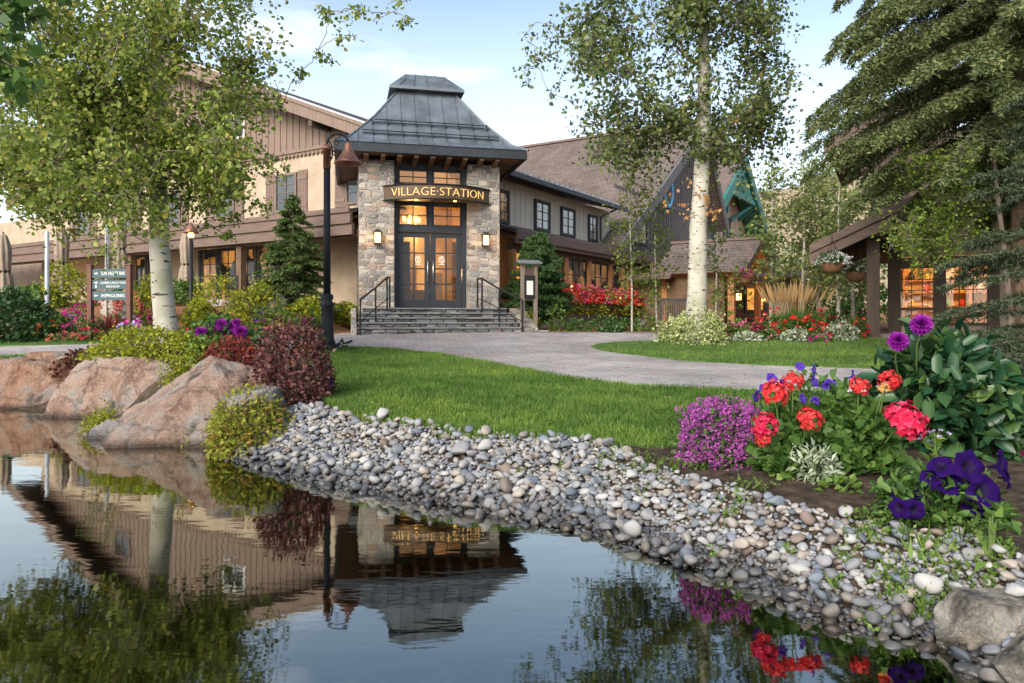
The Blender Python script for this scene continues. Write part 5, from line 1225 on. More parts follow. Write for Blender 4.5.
# ------------------------------------------------------------------ trees
def clump_field(outline, n, r, dz, seed, gap=.0):
    """clump centres spread inside a list of (x0, x1, y0, y1, weight) patches"""
    rs = np.random.default_rng(seed); out = []; A = np.array([(b - a) * (d - c) * w for a, b, c, d, w in outline]); A = A / A.sum()
    for k in range(n):
        a, b, c, d, w = outline[rs.choice(len(outline), p=A)]
        out.append((rs.uniform(a, b), rs.uniform(c, d), r * rs.uniform(.7, 1.35), rs.normal(0, dz), rs.uniform(.6, 1.3)))
    return out
def trees():
    cl = clump_field([(-60, 120, -120, 60, 1.1), (40, 250, -120, 90, 1.35), (-40, 60, 60, 190, 1.3), (60, 250, 70, 160, 2.1), (0, 245, 140, 208, 1.6), (225, 300, -60, 40, .8), (250, 275, 95, 185, .8)], 138, 27, .85, 5)
    cl = [(a, q, r_, z - .55, w) for a, q, r_, z, w in cl] + [(157 + rng.normal(0, 16), y_, 17, -.75 + rng.normal(0, .15), 1) for y_ in np.linspace(-20, 150, 12)] + [(rng.uniform(75, 255), rng.uniform(105, 200), 24, rng.normal(-.2, .6), 1) for _ in range(26)]
    cl += [(330, 12, 15, .2, .9), (362, 10, 14, .2, .8), (393, 12, 12, .3, .8), (408, 20, 7, .3, .7), (345, 38, 10, .2, .8), (318, 50, 11, .1, .7), (300, 72, 10, .1, .6), (285, 100, 9, 0, .5), (20, 215, 16, -.4, .7), (60, 222, 15, -.2, .6), (110, 215, 14, .3, .6), (262, 205, 12, -.3, .8), (240, 215, 12, .2, .7), (205, 222, 9, .1, .5), (275, 160, 14, .2, .8), (30, 170, 20, -.3, 1), (85, 190, 18, .2, 1), (232, 238, 6, 0, .5)]
    aspen('aspen_tree', 'large white barked aspen in full leaf above the boulders at left', 168, 12.0, 157, -140, .185, .06, cl, LEAF['aspen_leaf'], .068, 1500, None, per_twig=15, lowest=.42, oval=True)
    cl = clump_field([(575, 790, -60, 20, 1.2), (580, 660, 20, 70, 1), (715, 790, 30, 80, 1.), (600, 690, 95, 150, 1.4), (690, 770, 80, 150, 1.4)], 56, 22, .8, 9)
    cl += [(590, 20, 22, 0, 1), (555, 28, 20, .2, .9), (540, 55, 18, .3, .7), (522, 72, 13, .3, .7), (548, 90, 10, .2, .35), (575, 62, 15, 0, .6), (612, 108, 18, -.3, 1), (596, 122, 13, -.3, .8), (610, 150, 13, -.3, .9), (640, 150, 18, 0, 1), (790, 75, 10, .2, .7), (778, 100, 12, .1, .7), (760, 130, 15, 0, .9), (770, 20, 16, 0, .8), (785, 45, 12, 0, .7), (735, 150, 18, .1, 1), (655, 130, 20, 0, 1), (700, 130, 20, 0, 1), (640, 168, 9, -.3, .7)]
    cl += [(696 + rng.normal(0, 20), y_, 19, -.55 + rng.normal(0, .15), .9) for y_ in np.linspace(-20, 150, 11)] + [(rng.uniform(580, 785), rng.uniform(0, 150), 19, rng.normal(0, .5), .9) for _ in range(14)]
    t = aspen('aspen_tree', 'tall sparse aspen with thick white trunk rising from the island lawn', 695, 18.0, 697, -150, .27, .05, cl, LEAF['aspen_leaf_dark'], .11, 720, None, per_twig=11, limb=1.2, lowest=.36, flow=.45)
    P = []   # a spray of dead, dried leaves on the trunk
    for px, py, n in ((672, 193, 7), (682, 207, 8), (706, 200, 18), (712, 211, 22), (690, 182, 8), (668, 204, 6), (700, 188, 8), (688, 216, 10), (735, 120, 16), (755, 118, 10)):
        c = np.array(W(px, py, 17.6 + rng.normal(0, .15))) - np.array(t.location); P.append(c + rng.normal(0, .09, (n, 3)))
    P = np.concatenate(P); V, F = leaves(P, .1, .8, unit(len(P)) + np.array([0, 0, -.6])); mesh_np('dead_leaves', V, F, LM('dried'), t)
    # young aspens in front of the restaurant
    def sapling(label, px, py, tx, ty, w, n, lm, dens=150, D=None, group='young aspens near the restaurant', r0=.035, ls=.1, low=.25, y1=None):
        D = D or G(px, py)[1]; h = py - ty
        cl = [(tx + rng.normal(0, w * .32) * (1 - .5 * f), ty + h * f * .72 + 4, w * rng.uniform(.22, .4), rng.normal(0, .25), 1) for f in np.linspace(0, 1, n)]
        return aspen('young_aspen', label, px, D, tx, ty, r0, .012, cl, lm, ls, dens, group, per_twig=9, lowest=low)
    S_ = LEAF['sapling_leaf']
    sapling('thin young aspen with pale leaves before the left end of the flower box', 632, 329, 628, 172, 48, 14, S_, D=22, dens=330)
    sapling('thin young aspen standing beside the black slatted gate', 657, 331, 656, 212, 44, 11, S_, D=22.5, dens=330)
    sapling('young aspen between the thick white trunk and the entry porch', 716, 331, 718, 232, 38, 10, S_, D=21.5, dens=330)
    for k, (px, ty, w, lab) in enumerate(((771, 150, 40, 'pale aspen farthest left in the stand behind the flower bed'), (800, 158, 56, 'pale aspen second from left in the stand behind the flower bed'), (818, 168, 54, 'slender aspen in the middle of the stand behind the flower bed'),
                                   (838, 168, 46, 'white stemmed aspen behind the hanging white flower basket'), (853, 176, 40, 'white stemmed aspen behind the shop porch post'))):
        sapling(lab, px, 326, px + 2, ty, w, 17, LEAF['far_aspen'], 210, 32 + 2.4 * (k % 3), 'aspen stand beyond the flower beds', .09, .17, .2)
    sapling('small leafy aspen with pale trunk behind the direction sign', 106, 310, 104, 200, 44, 11, S_, 330, 19.5, 'young aspens near the terrace', .05, .09)
    for px, ty, w, lab, D in ((762, 232, 70, 'dark bushy tree low behind the hanging baskets', 44), (815, 262, 60, 'dark green tree behind the tan ornamental grass', 46), (860, 250, 50, 'dark tree beyond the shop porch', 43)):
        cl = clump_field([(px - w / 2, px + w / 2, ty, 318, 1)], 16, 17, .8, px); aspen('leafy_tree', lab, px, D, px, ty, .14, .04, cl, LM('mid_green'), .24, 90, 'dark trees beyond the beds', barkm=MT['bark_dark'], per_twig=9)
    # spruces
    b = base(1022, 13.5)
    conifer('spruce_tree', 'huge old spruce with drooping boughs and brown trunk in front of the shop', b, 12.5, 3.95, 3.25, 380, 200, LEAF['spruce'], .085, .03, 12, .42, 1.15, .22, twl=.48, bark=MT['bark_red'], prof=.32, radf=lambda f: min(1.02, .42 + 2.2 * f))
    b = (4.85, 6.2, float(gh(4.85, 6.2)))
    conifer('spruce_tree', 'blue green spruce at the right edge behind the purple dahlia', b, 3.4, 1.15, .25, 75, 80, LEAF['spruce_blue'], .036, .009, 26, .12, .12, .07, twl=.27, prof=.42, bark=MT['bark_red'], up=.05)
    b = G(293, 312)
    conifer('fir_tree', 'bushy young fir standing before the terrace doors', (b[0], b[1], b[2] - .1), 119 * b[1] / FPX, 47 * b[1] / FPX, .15, 170, 80, LEAF['fir'], .07, .028, 10, .12, .1, .07, twl=.34, prof=.85)
    b = G(538, 330)
    conifer('pine_tree', 'dense round young pine between the notice board and flower box', b, 94 * b[1] / FPX, 34 * b[1] / FPX, .1, 170, 70, LEAF['pine'], .1, .026, 10, -.15, -.2, .06, twl=.34, prof=.6, up=.2)
    # airy light green tree under the big spruce
    cl = clump_field([(895, 970, 150, 235, 1), (905, 960, 225, 262, .6), (950, 985, 150, 200, .7)], 30, 15, .5, 77)
    aspen('honey_locust', 'airy light green locust tree in front of the shop roof', 1016, 12.6, 990, 120, .07, .02, cl, LEAF['locust'], .05, 2600, None, barkm=MT['bark_dark'], per_twig=12)
    # leaves of a nearer tree hanging into the top left corner
    cl = [(0, -12, 30, 0, 1), (34, 0, 18, .1, .7), (10, 34, 15, .1, .6), (-24, 60, 26, 0, .8), (46, -24, 24, 0, 1), (-60, 0, 50, .1, 1), (14, 66, 8, 0, .4)]
    aspen('cottonwood_tree', 'dark leaves of a near tree hanging into the top left corner', -370, 4.6, -330, -330, .12, .06, cl, LM('mid_green'), .1, 420, None, per_twig=8, barkm=MT['bark_dark'], lowest=.6)
trees()

# ------------------------------------------------------------------ street furniture
def street_lamp():
    b = base(327, 16.0); t = thing('street_lamp', 'black street lamp with copper bell shade on the front lawn', 'street lamp', b)
    MB().lathe([(.24, 0), (.24, .1), (.18, .16), (.19, .2), (.155, .3), (.135, .75), (.125, 1.0), (.15, 1.03), (.15, 1.1), (.11, 1.14), (.14, 1.2), (.14, 1.26), (.095, 1.3)], n=18).build('base', MT['iron'], t, True)
    MB().lathe([(.082, 1.28), (.074, 4.1)], n=16).build('pole', MT['iron'], t, True)
    MB().lathe([(.084, 4.08), (.084, 4.5), (.095, 4.5), (.095, 4.54), (.05, 4.62)], n=16).build('collar', MT['copper'], t, True)
    a = MB(); a.tube([(0, 0, 4.45)] + [(.22 + .24 * -math.cos(q) + .02, 0, 4.62 + .24 * math.sin(q)) for q in np.linspace(.1, math.pi * .92, 12)], .028, 8)
    a.tube([(.04 + .17 * u * (1 - u) * 2, 0, 4.2 + .5 * u) for u in np.linspace(0, 1, 8)], .018, 6)
    for i in range(6): a.beam((.06 + .03 * i, 0, 4.35 + .07 * i), (.13 + .03 * i, 0, 4.3 + .07 * i), .03, .02)
    a.build('arm', MT['iron'], t, True)
    sh = MB().lathe([(.03, 4.68), (.07, 4.62), (.09, 4.52), (.14, 4.42), (.21, 4.3), (.3, 4.22), (.31, 4.18), (.28, 4.19), (.13, 4.36), (.02, 4.5)], (.47, 0, 0), 22).build('lamp_shade', MT['copper'], t, True)
street_lamp()
def garden_lamp():
    b = base(191, 20.5); t = thing('garden_lamp', 'slim dark lamp post behind the left aspen trunk', 'lamp post', (b[0], b[1], b[2] - .1))
    MB().lathe([(.12, 0), (.12, .1), (.08, .16), (.08, .4), (.05, .45), (.05, 2.7)], n=12).build('pole', MT['iron'], t, True)
    MB().lathe([(.03, 3.05), (.08, 2.95), (.2, 2.8), (.21, 2.75), (.1, 2.76)], n=14).build('lamp_shade', MT['copper'], t, True)
    MB().lathe([(.06, 2.62), (.09, 2.7), (.06, 2.76)], n=10).build('bulb', MT['lamp'], t, True)
garden_lamp()
def direction_sign():
    D = 18.4; b = base(110, D); t = thing('direction_sign', 'green three board direction sign on two brown posts', 'sign', (b[0], D, b[2]), R(-9))
    k = D / FPX; hw = .5; zt = CAM_Z + (HOR - 266) * k - b[2]
    for s in (-1, 1):
        p = MB(); x = s * (hw + .055); p.box(x - .06, x + .06, -.06, .06, -.1, zt); p.box(x - .075, x + .075, -.075, .075, zt, zt + .04); p.build('post', mat('sign_post', (.13, .06, .045), .6), t, bevel=.008)
    green = mat('sign_green', (.055, .1, .112), .55, var=.08, bump=0); white = mat('sign_white', (.78, .78, .74), .6, bump=0, var=.02)
    rows = [('→', ['SUN VALLEY INN'], .12), ('→', ['COLUMBINE & LIMELIGHT ROOMS', 'BOILER ROOM'], .07), ('←', ['SHOPPING & DINING'], .1)]
    zs = [zt - .19, zt - .475, zt - .755]
    for (ar, lines, sz), z in zip(rows, zs):
        bd = MB().box(-hw, hw, -.02, .02, z - .115, z + .115).build('board', green, t, bevel=.006)
        vs, fs = [], []; n = 0
        for i, ln in enumerate(lines):
            V, F = text_geo(ln, sz, .003); wd = V[:, 0].max() - V[:, 0].min(); lim = .66 if len(lines) == 1 else (.72 if i == 0 else .36)
            V = V * np.array([lim / wd, 1.15, 1]); V[:, 0] += .1 - (V[:, 0].max() + V[:, 0].min()) / 2; zz = z + (0 if len(lines) == 1 else (.045 if i == 0 else -.05)); V[:, 1] -= (V[:, 1].max() + V[:, 1].min()) / 2
            vs.append(np.stack([V[:, 0], -.024 - V[:, 2], zz + V[:, 1]], 1)); fs += [[q + n for q in f] for f in F]; n += len(V)
        mesh_np('lettering', np.concatenate(vs), fs, white, bd)
        ax, d = -.38, (1 if ar == '→' else -1); za = z + (.05 if len(lines) > 1 else 0); A = MB()
        A.prism([(ax - .05 * d, za - .012), (ax + .01 * d, za - .012), (ax + .01 * d, za - .035), (ax + .05 * d, za), (ax + .01 * d, za + .035), (ax + .01 * d, za + .012), (ax - .05 * d, za + .012)], 1, -.026, -.021)
        if len(lines) > 1: A.prism([(ax - .012, z - .0), (ax + .012, z - .0), (ax + .012, z - .05), (ax + .03, z - .05), (ax, z - .09), (ax - .03, z - .05), (ax - .012, z - .05)], 1, -.026, -.021)
        A.build('arrow', white, bd)
    for s in (-1, 1):
        MB().tube([(s * hw, 0, zs[2] - .36), (s * (hw - .04), 0, zs[2] - .24), (s * (hw - .16), 0, zs[2] - .13)], .018, 8).build('bracket', MT['iron'], t, True)
direction_sign()
def notice_board():
    b = base(529, 21.6); t = thing('notice_board', 'weathered wooden notice board with small roof right of the steps', 'notice board', b, R(16))
    k = 21.6 / FPX; zt = CAM_Z + (HOR - 264) * k - b[2]; wd = mat('grey_timber', (.2, .16, .125), .8, var=.25, stretch=(4, 4, .5))
    for x in (-.2, .2): MB().box(x - .055, x + .055, -.06, .06, -.1, zt).build('post', wd, t, bevel=.008)
    MB().box(-.145, .145, -.04, .04, .95, zt - .08).build('board', MT['timber_dark'], t)
    fr = MB(); fr.box(-.165, .165, -.085, -.041, 1.0, 1.68); fr.build('menu_case', MT['iron'], t, bevel=.01)
    MB().box(-.1, .1, -.094, -.087, 1.1, 1.52).build('menu_sheet', mat('paper', (.72, .7, .62), .8, bump=0), t)
    MB().hexa([(-.36, -.2, zt), (.36, -.2, zt), (.36, .2, zt + .1), (-.36, .2, zt + .1), (-.36, -.2, zt + .04), (.36, -.2, zt + .04), (.36, .2, zt + .14), (-.36, .2, zt + .14)]).build('roof', mat('lead', (.2, .2, .21), .5, .3), t)
    MB().box(-.5, .5, -.35, .3, -.05, .04).build('footing', MT['kerb'], t, bevel=.01)
notice_board()
def gate():
    b = base(676, 20.3); t = thing('slatted_gate', 'black slatted metal gate panel beside the thick aspen trunk', 'gate', b, R(-18))
    f = MB(); h = 36 * 20.3 / FPX
    f.box(-.45, -.39, -.03, .03, 0, h); f.box(.39, .45, -.03, .03, 0, h); f.box(-.39, .39, -.03, .03, h - .06, h); f.box(-.39, .39, -.03, .03, .06, .12); f.build('frame', MT['iron'], t)
    s = MB()
    for x in np.linspace(-.36, .36, 12): s.box(x - .014, x + .014, -.012, .012, .12, h - .06)
    s.build('slats', MT['iron'], t)
gate()
def umbrellas():
    cv = mat('canvas', (.3, .235, .18), .9, var=.15, bump=.3); spots = [(5, 232, 23.0), (61, 226, 24.5), (121, 214, 26.0), (187, 228, 25.0)]
    labs = ['closed tan patio umbrella at the left picture edge', 'closed tan patio umbrella left of the direction sign', 'closed tan patio umbrella above the direction sign', 'closed tan patio umbrella behind the left aspen trunk']
    n = 28; V, rings = [], []
    prof = [(.02, 2.75), (.1, 2.66), (.16, 2.45), (.2, 2.2), (.17, 1.6), (.155, 1.52), (.2, 1.35), (.24, .95), (.22, .62)]
    for r, z in prof:
        for j in range(n): a = 2 * math.pi * j / n; q = r * (1 + .22 * math.cos(8 * a + z)); V.append((q * math.cos(a), q * math.sin(a), z + (.08 * math.cos(4 * a) if z < .7 else 0)))
    F = [(i * n + j, i * n + (j + 1) % n, (i + 1) * n + (j + 1) % n, (i + 1) * n + j) for i in range(len(prof) - 1) for j in range(n)]
    root = thing('patio_umbrella', labs[0], 'umbrella', (0, 0, 0), 0, 'closed umbrellas on the terrace')
    mesh_np('canopy', V, F, cv, root, True)
    MB().tube([(0, 0, 0), (0, 0, 2.8)], .028, 8).build('pole', MT['timber_dark'], root); MB().lathe([(.3, 0), (.3, .06), (.06, .1), (.05, .3)], n=16).build('base', MT['iron'], root, True)
    MB().lathe([(.172, 1.5), (.18, 1.54), (.172, 1.58)], n=24).build('strap', MT['iron'], root, True)
    for i, (px, py, D) in enumerate(spots):
        o = root if i == 0 else copy_tree(root); o.location = (*W(px, py, D)[:2], W(px, py, D)[2] - 2.8); o.rotation_euler = (0, R(rng.normal(0, 1.2)), rng.random() * 6); o['label'] = labs[i]
    # two slim galvanised poles
    for px, py, D, lab in ((47, 232, 22.5, 'slim pale metal pole at the left end of the terrace'), (107, 224, 23.0, 'slim pale metal pole behind the direction sign')):
        p = W(px, py, D); z = float(gh(p[0], D)); o = MB().lathe([(.1, 0), (.1, .04), (.065, .05), (.06, p[2] - z), (.02, p[2] - z + .03)], n=12).build('metal_pole', mat('galvanised', (.55, .58, .62), .35, .6), None, True)
        o.location = (p[0], D, z); tag(o, lab, 'pole', 'metal poles on the terrace')
umbrellas()
def chairs():
    root = thing('patio_chair', 'dark patio chair left before the terrace doors', 'chair', (0, 0, 0), 0, 'patio chairs at the terrace doors'); m = MT['iron']
    MB().box(-.28, .28, -.28, .28, .4, .46).build('seat', m, root, bevel=.02)
    b = MB(); b.box(-.28, .28, .24, .3, .46, .95); b.build('backrest', m, root, bevel=.02)
    for sx in (-1, 1):
        MB().box(sx * .3 - .03, sx * .3 + .03, -.28, .28, .62, .66).build('armrest', m, root)
        for sy in (-1, 1): MB().box(sx * .27 - .02, sx * .27 + .02, sy * .26 - .02, sy * .26 + .02, 0, .6 if sy < 0 else .4).build('leg', m, root)
    for i, (px, D, a, lab) in enumerate(((236, 26.3, 190, 'dark patio chair with its back to the camera before the terrace doors'), (251, 26.6, 130, 'dark patio chair turned sideways beside the fir'))):
        o = root if i == 0 else copy_tree(root); o.location = ((px - CX) / FPX * D, D, 2.0); o.rotation_euler = (0, 0, R(a)); o['label'] = lab
chairs()
def baskets():
    def basket(label, loc, r, cols, hang, group, trail=None):
        t = thing('hanging_basket', label, 'flower basket', loc, 0, group)
        MB().lathe([(.4 * r, -.75 * r), (.7 * r, -.45 * r), (.8 * r, -.05 * r), (.78 * r, -.02 * r), (.3 * r, -.1 * r)], n=16).build('pot', mat('coir', (.22, .11, .06), .9), t, True)
        c = MB()
        for k in range(3): a = k * 2.1; c.tube([(.75 * r * math.cos(a), .75 * r * math.sin(a), -.05 * r), (0, 0, hang)], .008, 4)
        c.tube([(0, 0, hang - .02), (0, 0, hang + .12)], .012, 5); c.build('chain', MT['iron'], t)
        P, d = dome(500, r, r, r * .8, 5); V, F = leaves(P - [0, 0, .15 * r], r * .2, .6, d + unit(500), unit(500)); mesh_np('foliage', V, F, LM('mid_green'), t)
        for cm, n in cols:
            P, d = dome(n, r * 1.04, r * 1.04, r * .85, 5, .02); V, F = puffs(P - [0, 0, .15 * r], r * .15, 6); mesh_np('blossoms', V, F, LM(cm), t)
    basket('hanging basket of white flowers nearest the gable end of the shop roof', W(832, 263, 19.0), .36, [('white', 150)], .62, 'white hanging baskets under the shop roof')
    basket('hanging basket of white flowers closest to the shop porch post', W(856, 272, 20.3), .36, [('white', 60)], .62, 'white hanging baskets under the shop roof')
    basket('hanging basket of pink flowers over the lit lantern of the entry porch', W(746, 277, 30.6), .4, [('magenta', 60), ('pink', 40), ('yellow', 25)], .7, 'mixed hanging baskets at the entry porch')
    basket('hanging basket of purple and yellow flowers right of the entry porch', W(763, 283, 31.5), .42, [('purple', 60), ('yellow', 40)], .7, 'mixed hanging baskets at the entry porch')
baskets()

# ------------------------------------------------------------------ plants
def PL(name, label, px, py, w, h, lm, n, ls_px=3., bl=(), group=None, cat='plant', D=None, **k):
    b = G(px, py) if D is None else base(px, D); s = b[1] / FPX
    return shrub(name, label, (b[0], b[1] + .0, b[2]), w * s / 2, h * s, LM(lm), n, ls_px * s if ls_px else None, [(m, q, z * s, kd, nm) for m, q, z, kd, nm in bl], group, cat, **k)
BS = 'blossoms'
def beds_left():
    g1 = 'flowers in the far left bed'; gy = 'yellow green shrubs on the berm'
    PL('round_bush', 'large round dark green bush at the left end of the flower bed', 12, 341, 66, 42, 'dark_green', 2400, 5, cat='bush')
    PL('bush', 'light green bush just right of the large dark round bush', 45, 338, 40, 24, 'light_green', 900, 4, cat='bush')
    PL('zinnia', 'orange flowers low in front of the light green bush', 48, 341, 30, 16, 'mid_green', 220, 3, [('orange', 22, 2.2, 'puff', BS)], g1, 'flowers')
    PL('verbena', 'dark magenta flowers above the dark round bush', 40, 322, 30, 10, 'mid_green', 160, 3, [('crimson', 34, 2, 'puff', BS)], g1, 'flowers', D=20.5)
    PL('phlox', 'lavender phlox at the back of the left bed', 66, 322, 42, 17, 'mid_green', 300, 3, [('lavender', 60, 2, 'puff', BS)], g1, 'flowers', D=20)
    PL('petunia_plant', 'magenta petunias left of the direction sign post', 74, 340, 34, 30, 'mid_green', 320, 3, [('magenta', 46, 2.6, 'puff', BS)], g1, 'flowers')
    PL('begonia', 'coral pink low flowers at the kerb left of the direction sign', 66, 342, 26, 9, 'mid_green', 140, 2.5, [('salmon', 24, 2, 'puff', BS)], g1, 'flowers')
    PL('snapdragon', 'salmon red flower spikes behind the direction sign', 104, 334, 30, 28, 'mid_green', 260, 3, [('coral', 12, 9, 'spike', BS), ('salmon', 10, 9, 'spike', BS)], g1, 'flowers', mode='spike')
    PL('snapdragon', 'salmon flower spikes at the right post of the direction sign', 123, 332, 26, 28, 'mid_green', 240, 3, [('salmon', 16, 9, 'spike', BS)], g1, 'flowers', mode='spike')
    PL('red_grass', 'rusty red grass tuft behind the direction sign', 112, 328, 40, 26, 'red_leaf', 160, None, (), g1, 'grass plant', mode='blade', stems=False, D=19.5)
    PL('daisy', 'small yellow daisies below the direction sign', 97, 341, 26, 16, 'dark_green', 220, 2.5, [('yellow', 20, 1.6, 'puff', BS)], g1, 'flowers')
    PL('petunia_plant', 'pink petunias under the left board corner of the direction sign', 88, 342, 18, 18, 'mid_green', 160, 3, [('pinkred', 16, 2.4, 'puff', BS)], g1, 'flowers')
    PL('stock_plant', 'pale lavender flowers right of the direction sign', 131, 342, 30, 20, 'light_green', 260, 3, [('lavender', 60, 2.6, 'puff', BS)], g1, 'flowers')
    PL('celosia', 'magenta and crimson plumes between sign and aspen trunk', 143, 340, 18, 22, 'mid_green', 160, 3, [('magenta', 18, 2.6, 'puff', BS), ('crimson', 5, 9, 'spike', BS)], g1, 'flowers')
    # berm shrubs
    for px, py, w, h, lab in ((66, 306, 44, 36, 'yellow green shrub left of the direction sign'), (40, 306, 40, 20, 'low yellow green shrub at the foot of the pale metal pole'), (150, 324, 36, 38, 'yellow green shrub left of the aspen trunk'), (215, 328, 54, 48, 'widest yellow green shrub right of the aspen trunk'),
                              (200, 326, 26, 22, 'low yellow shrub at the foot of the slim lamp post'), (256, 326, 50, 36, 'feathery yellow green shrub below the fir'), (306, 322, 40, 20, 'rounded golden shrub right of the fir'), (343, 324, 34, 19, 'rounded golden shrub beside the tower'), (182, 304, 34, 24, 'green shrub on the terrace edge behind the aspen trunk'), (128, 303, 30, 14, 'small green shrub under the terrace behind the sign')):
        PL('yellow_shrub', lab, px, py, w, h, 'lime' if px not in (182, 128, 40) else 'light_green', 1100, 3.4, [('yellow', 30, 1.5, 'puff', BS)] if px in (215, 256, 150, 200) else (), gy, 'shrub')
    # bed round the aspen
    PL('groundcover_shrub', 'spreading yellow green groundcover at the foot of the aspen', 150, 0, 112, 24, 'lime', 4200, 3.2, D=10.9, ry=.5, lump=9)
    PL('heuchera', 'dark purple leaved heuchera on the boulder edge', 84, 0, 40, 24, 'heuchera', 520, 5, D=11.4, cat='plant')
    PL('hosta', 'pale lime leaves beside the purple heuchera', 66, 0, 30, 13, 'light_green', 160, 5, D=11.7)
    PL('hosta', 'pale green leafy plant in front of the purple dahlias', 205, 0, 44, 20, 'light_green', 300, 6, D=10.6)
    t = PL('dahlia', 'cluster of bright purple dahlias right of the aspen trunk', 224, 0, 66, 26, 'mid_green', 620, 6, D=11.4, cat='flowers')
    for px, py, r in ((202, 333, 7), (212, 330, 6), (222, 325, 7), (233, 327, 7), (241, 332, 8), (219, 341, 7), (213, 346, 6), (228, 336, 7), (237, 323, 5)):
        c = np.array(W(px, py, 11.1 + rng.normal(0, .06))) - np.array(t.location); V, F = head_dahlia(c, (rng.normal(0, .25), -1, .45), r * 11.1 / FPX); mesh_np('flower_head', V, F, LM('purple'), t)
    PL('phlox', 'white and magenta phlox left of the aspen trunk on the mound', 134, 0, 34, 24, 'mid_green', 300, 3.5, [('lavender', 36, 2.8, 'puff', BS), ('magenta', 26, 3, 'puff', BS)], D=12.6, cat='flowers')
    PL('geranium', 'small red geranium right against the aspen trunk', 190, 0, 24, 13, 'mid_green', 160, 4, [('coral', 12, 3.4, 'umbel', BS)], D=11.8, cat='flowers')
    PL('bush', 'green leafy bush with violet flowers behind the barberry', 272, 0, 58, 40, 'mid_green', 560, 4, [('purple', 12, 2.8, 'puff', BS), ('violet', 10, 2.4, 'puff', BS)], D=12.4, cat='bush')
    PL('lantana', 'orange and pink lantana left of the barberry', 252, 0, 24, 24, 'red_leaf', 200, 3.5, [('orange', 8, 3.4, 'umbel', BS), ('pink', 6, 3, 'umbel', BS)], D=10.2, cat='flowers')
    PL('red_shrub', 'red leaved shrub between the dahlias and the barberry', 232, 0, 58, 38, 'red_leaf', 1700, 3.6, D=9.7)
    PL('barberry', 'big round burgundy barberry at the top of the cobble bank', 291, 398, 76, 66, 'barberry', 4200, 4.2, D=8.35, cat='shrub', lump=8)
    PL('geranium', 'coral flowers just above the burgundy barberry', 262, 0, 26, 40, 'mid_green', 200, 4, [('coral', 6, 3.6, 'umbel', BS)], D=10.2, cat='flowers')
    PL('marigold', 'orange yellow flowers behind the barberry near the lamp', 305, 0, 24, 22, 'mid_green', 160, 3.5, [('orange', 8, 3, 'umbel', BS), ('yellow', 4, 2.6, 'umbel', BS)], D=11.2, cat='flowers')
    PL('aster', 'small bush with magenta flowers left of the street lamp', 310, 0, 28, 34, 'dark_green', 400, 3.6, [('magenta', 9, 3, 'puff', BS)], D=15.5, cat='flowers')
    PL('pansy', 'dark violet pansies at the street lamp base', 342, 0, 18, 10, 'mid_green', 90, 3, [('deep', 10, 2.8, 'puff', BS)], D=15.8, cat='flowers')
    PL('pansy', 'blue violet pansies at the right foot of the barberry', 322, 0, 18, 26, 'dark_green', 140, 4, [('violet', 7, 3.2, 'puff', BS)], D=8.6, cat='flowers')
    x, y, z = onwater(238, 459)
    shrub('spirea', 'yellow green spirea with rusty tips overhanging the pond', (x - .05, y + .42, .02), .38, .5, LM('lime_red'), 6000, .045, (), None, 'shrub', lump=9, ry=.4)
beds_left()
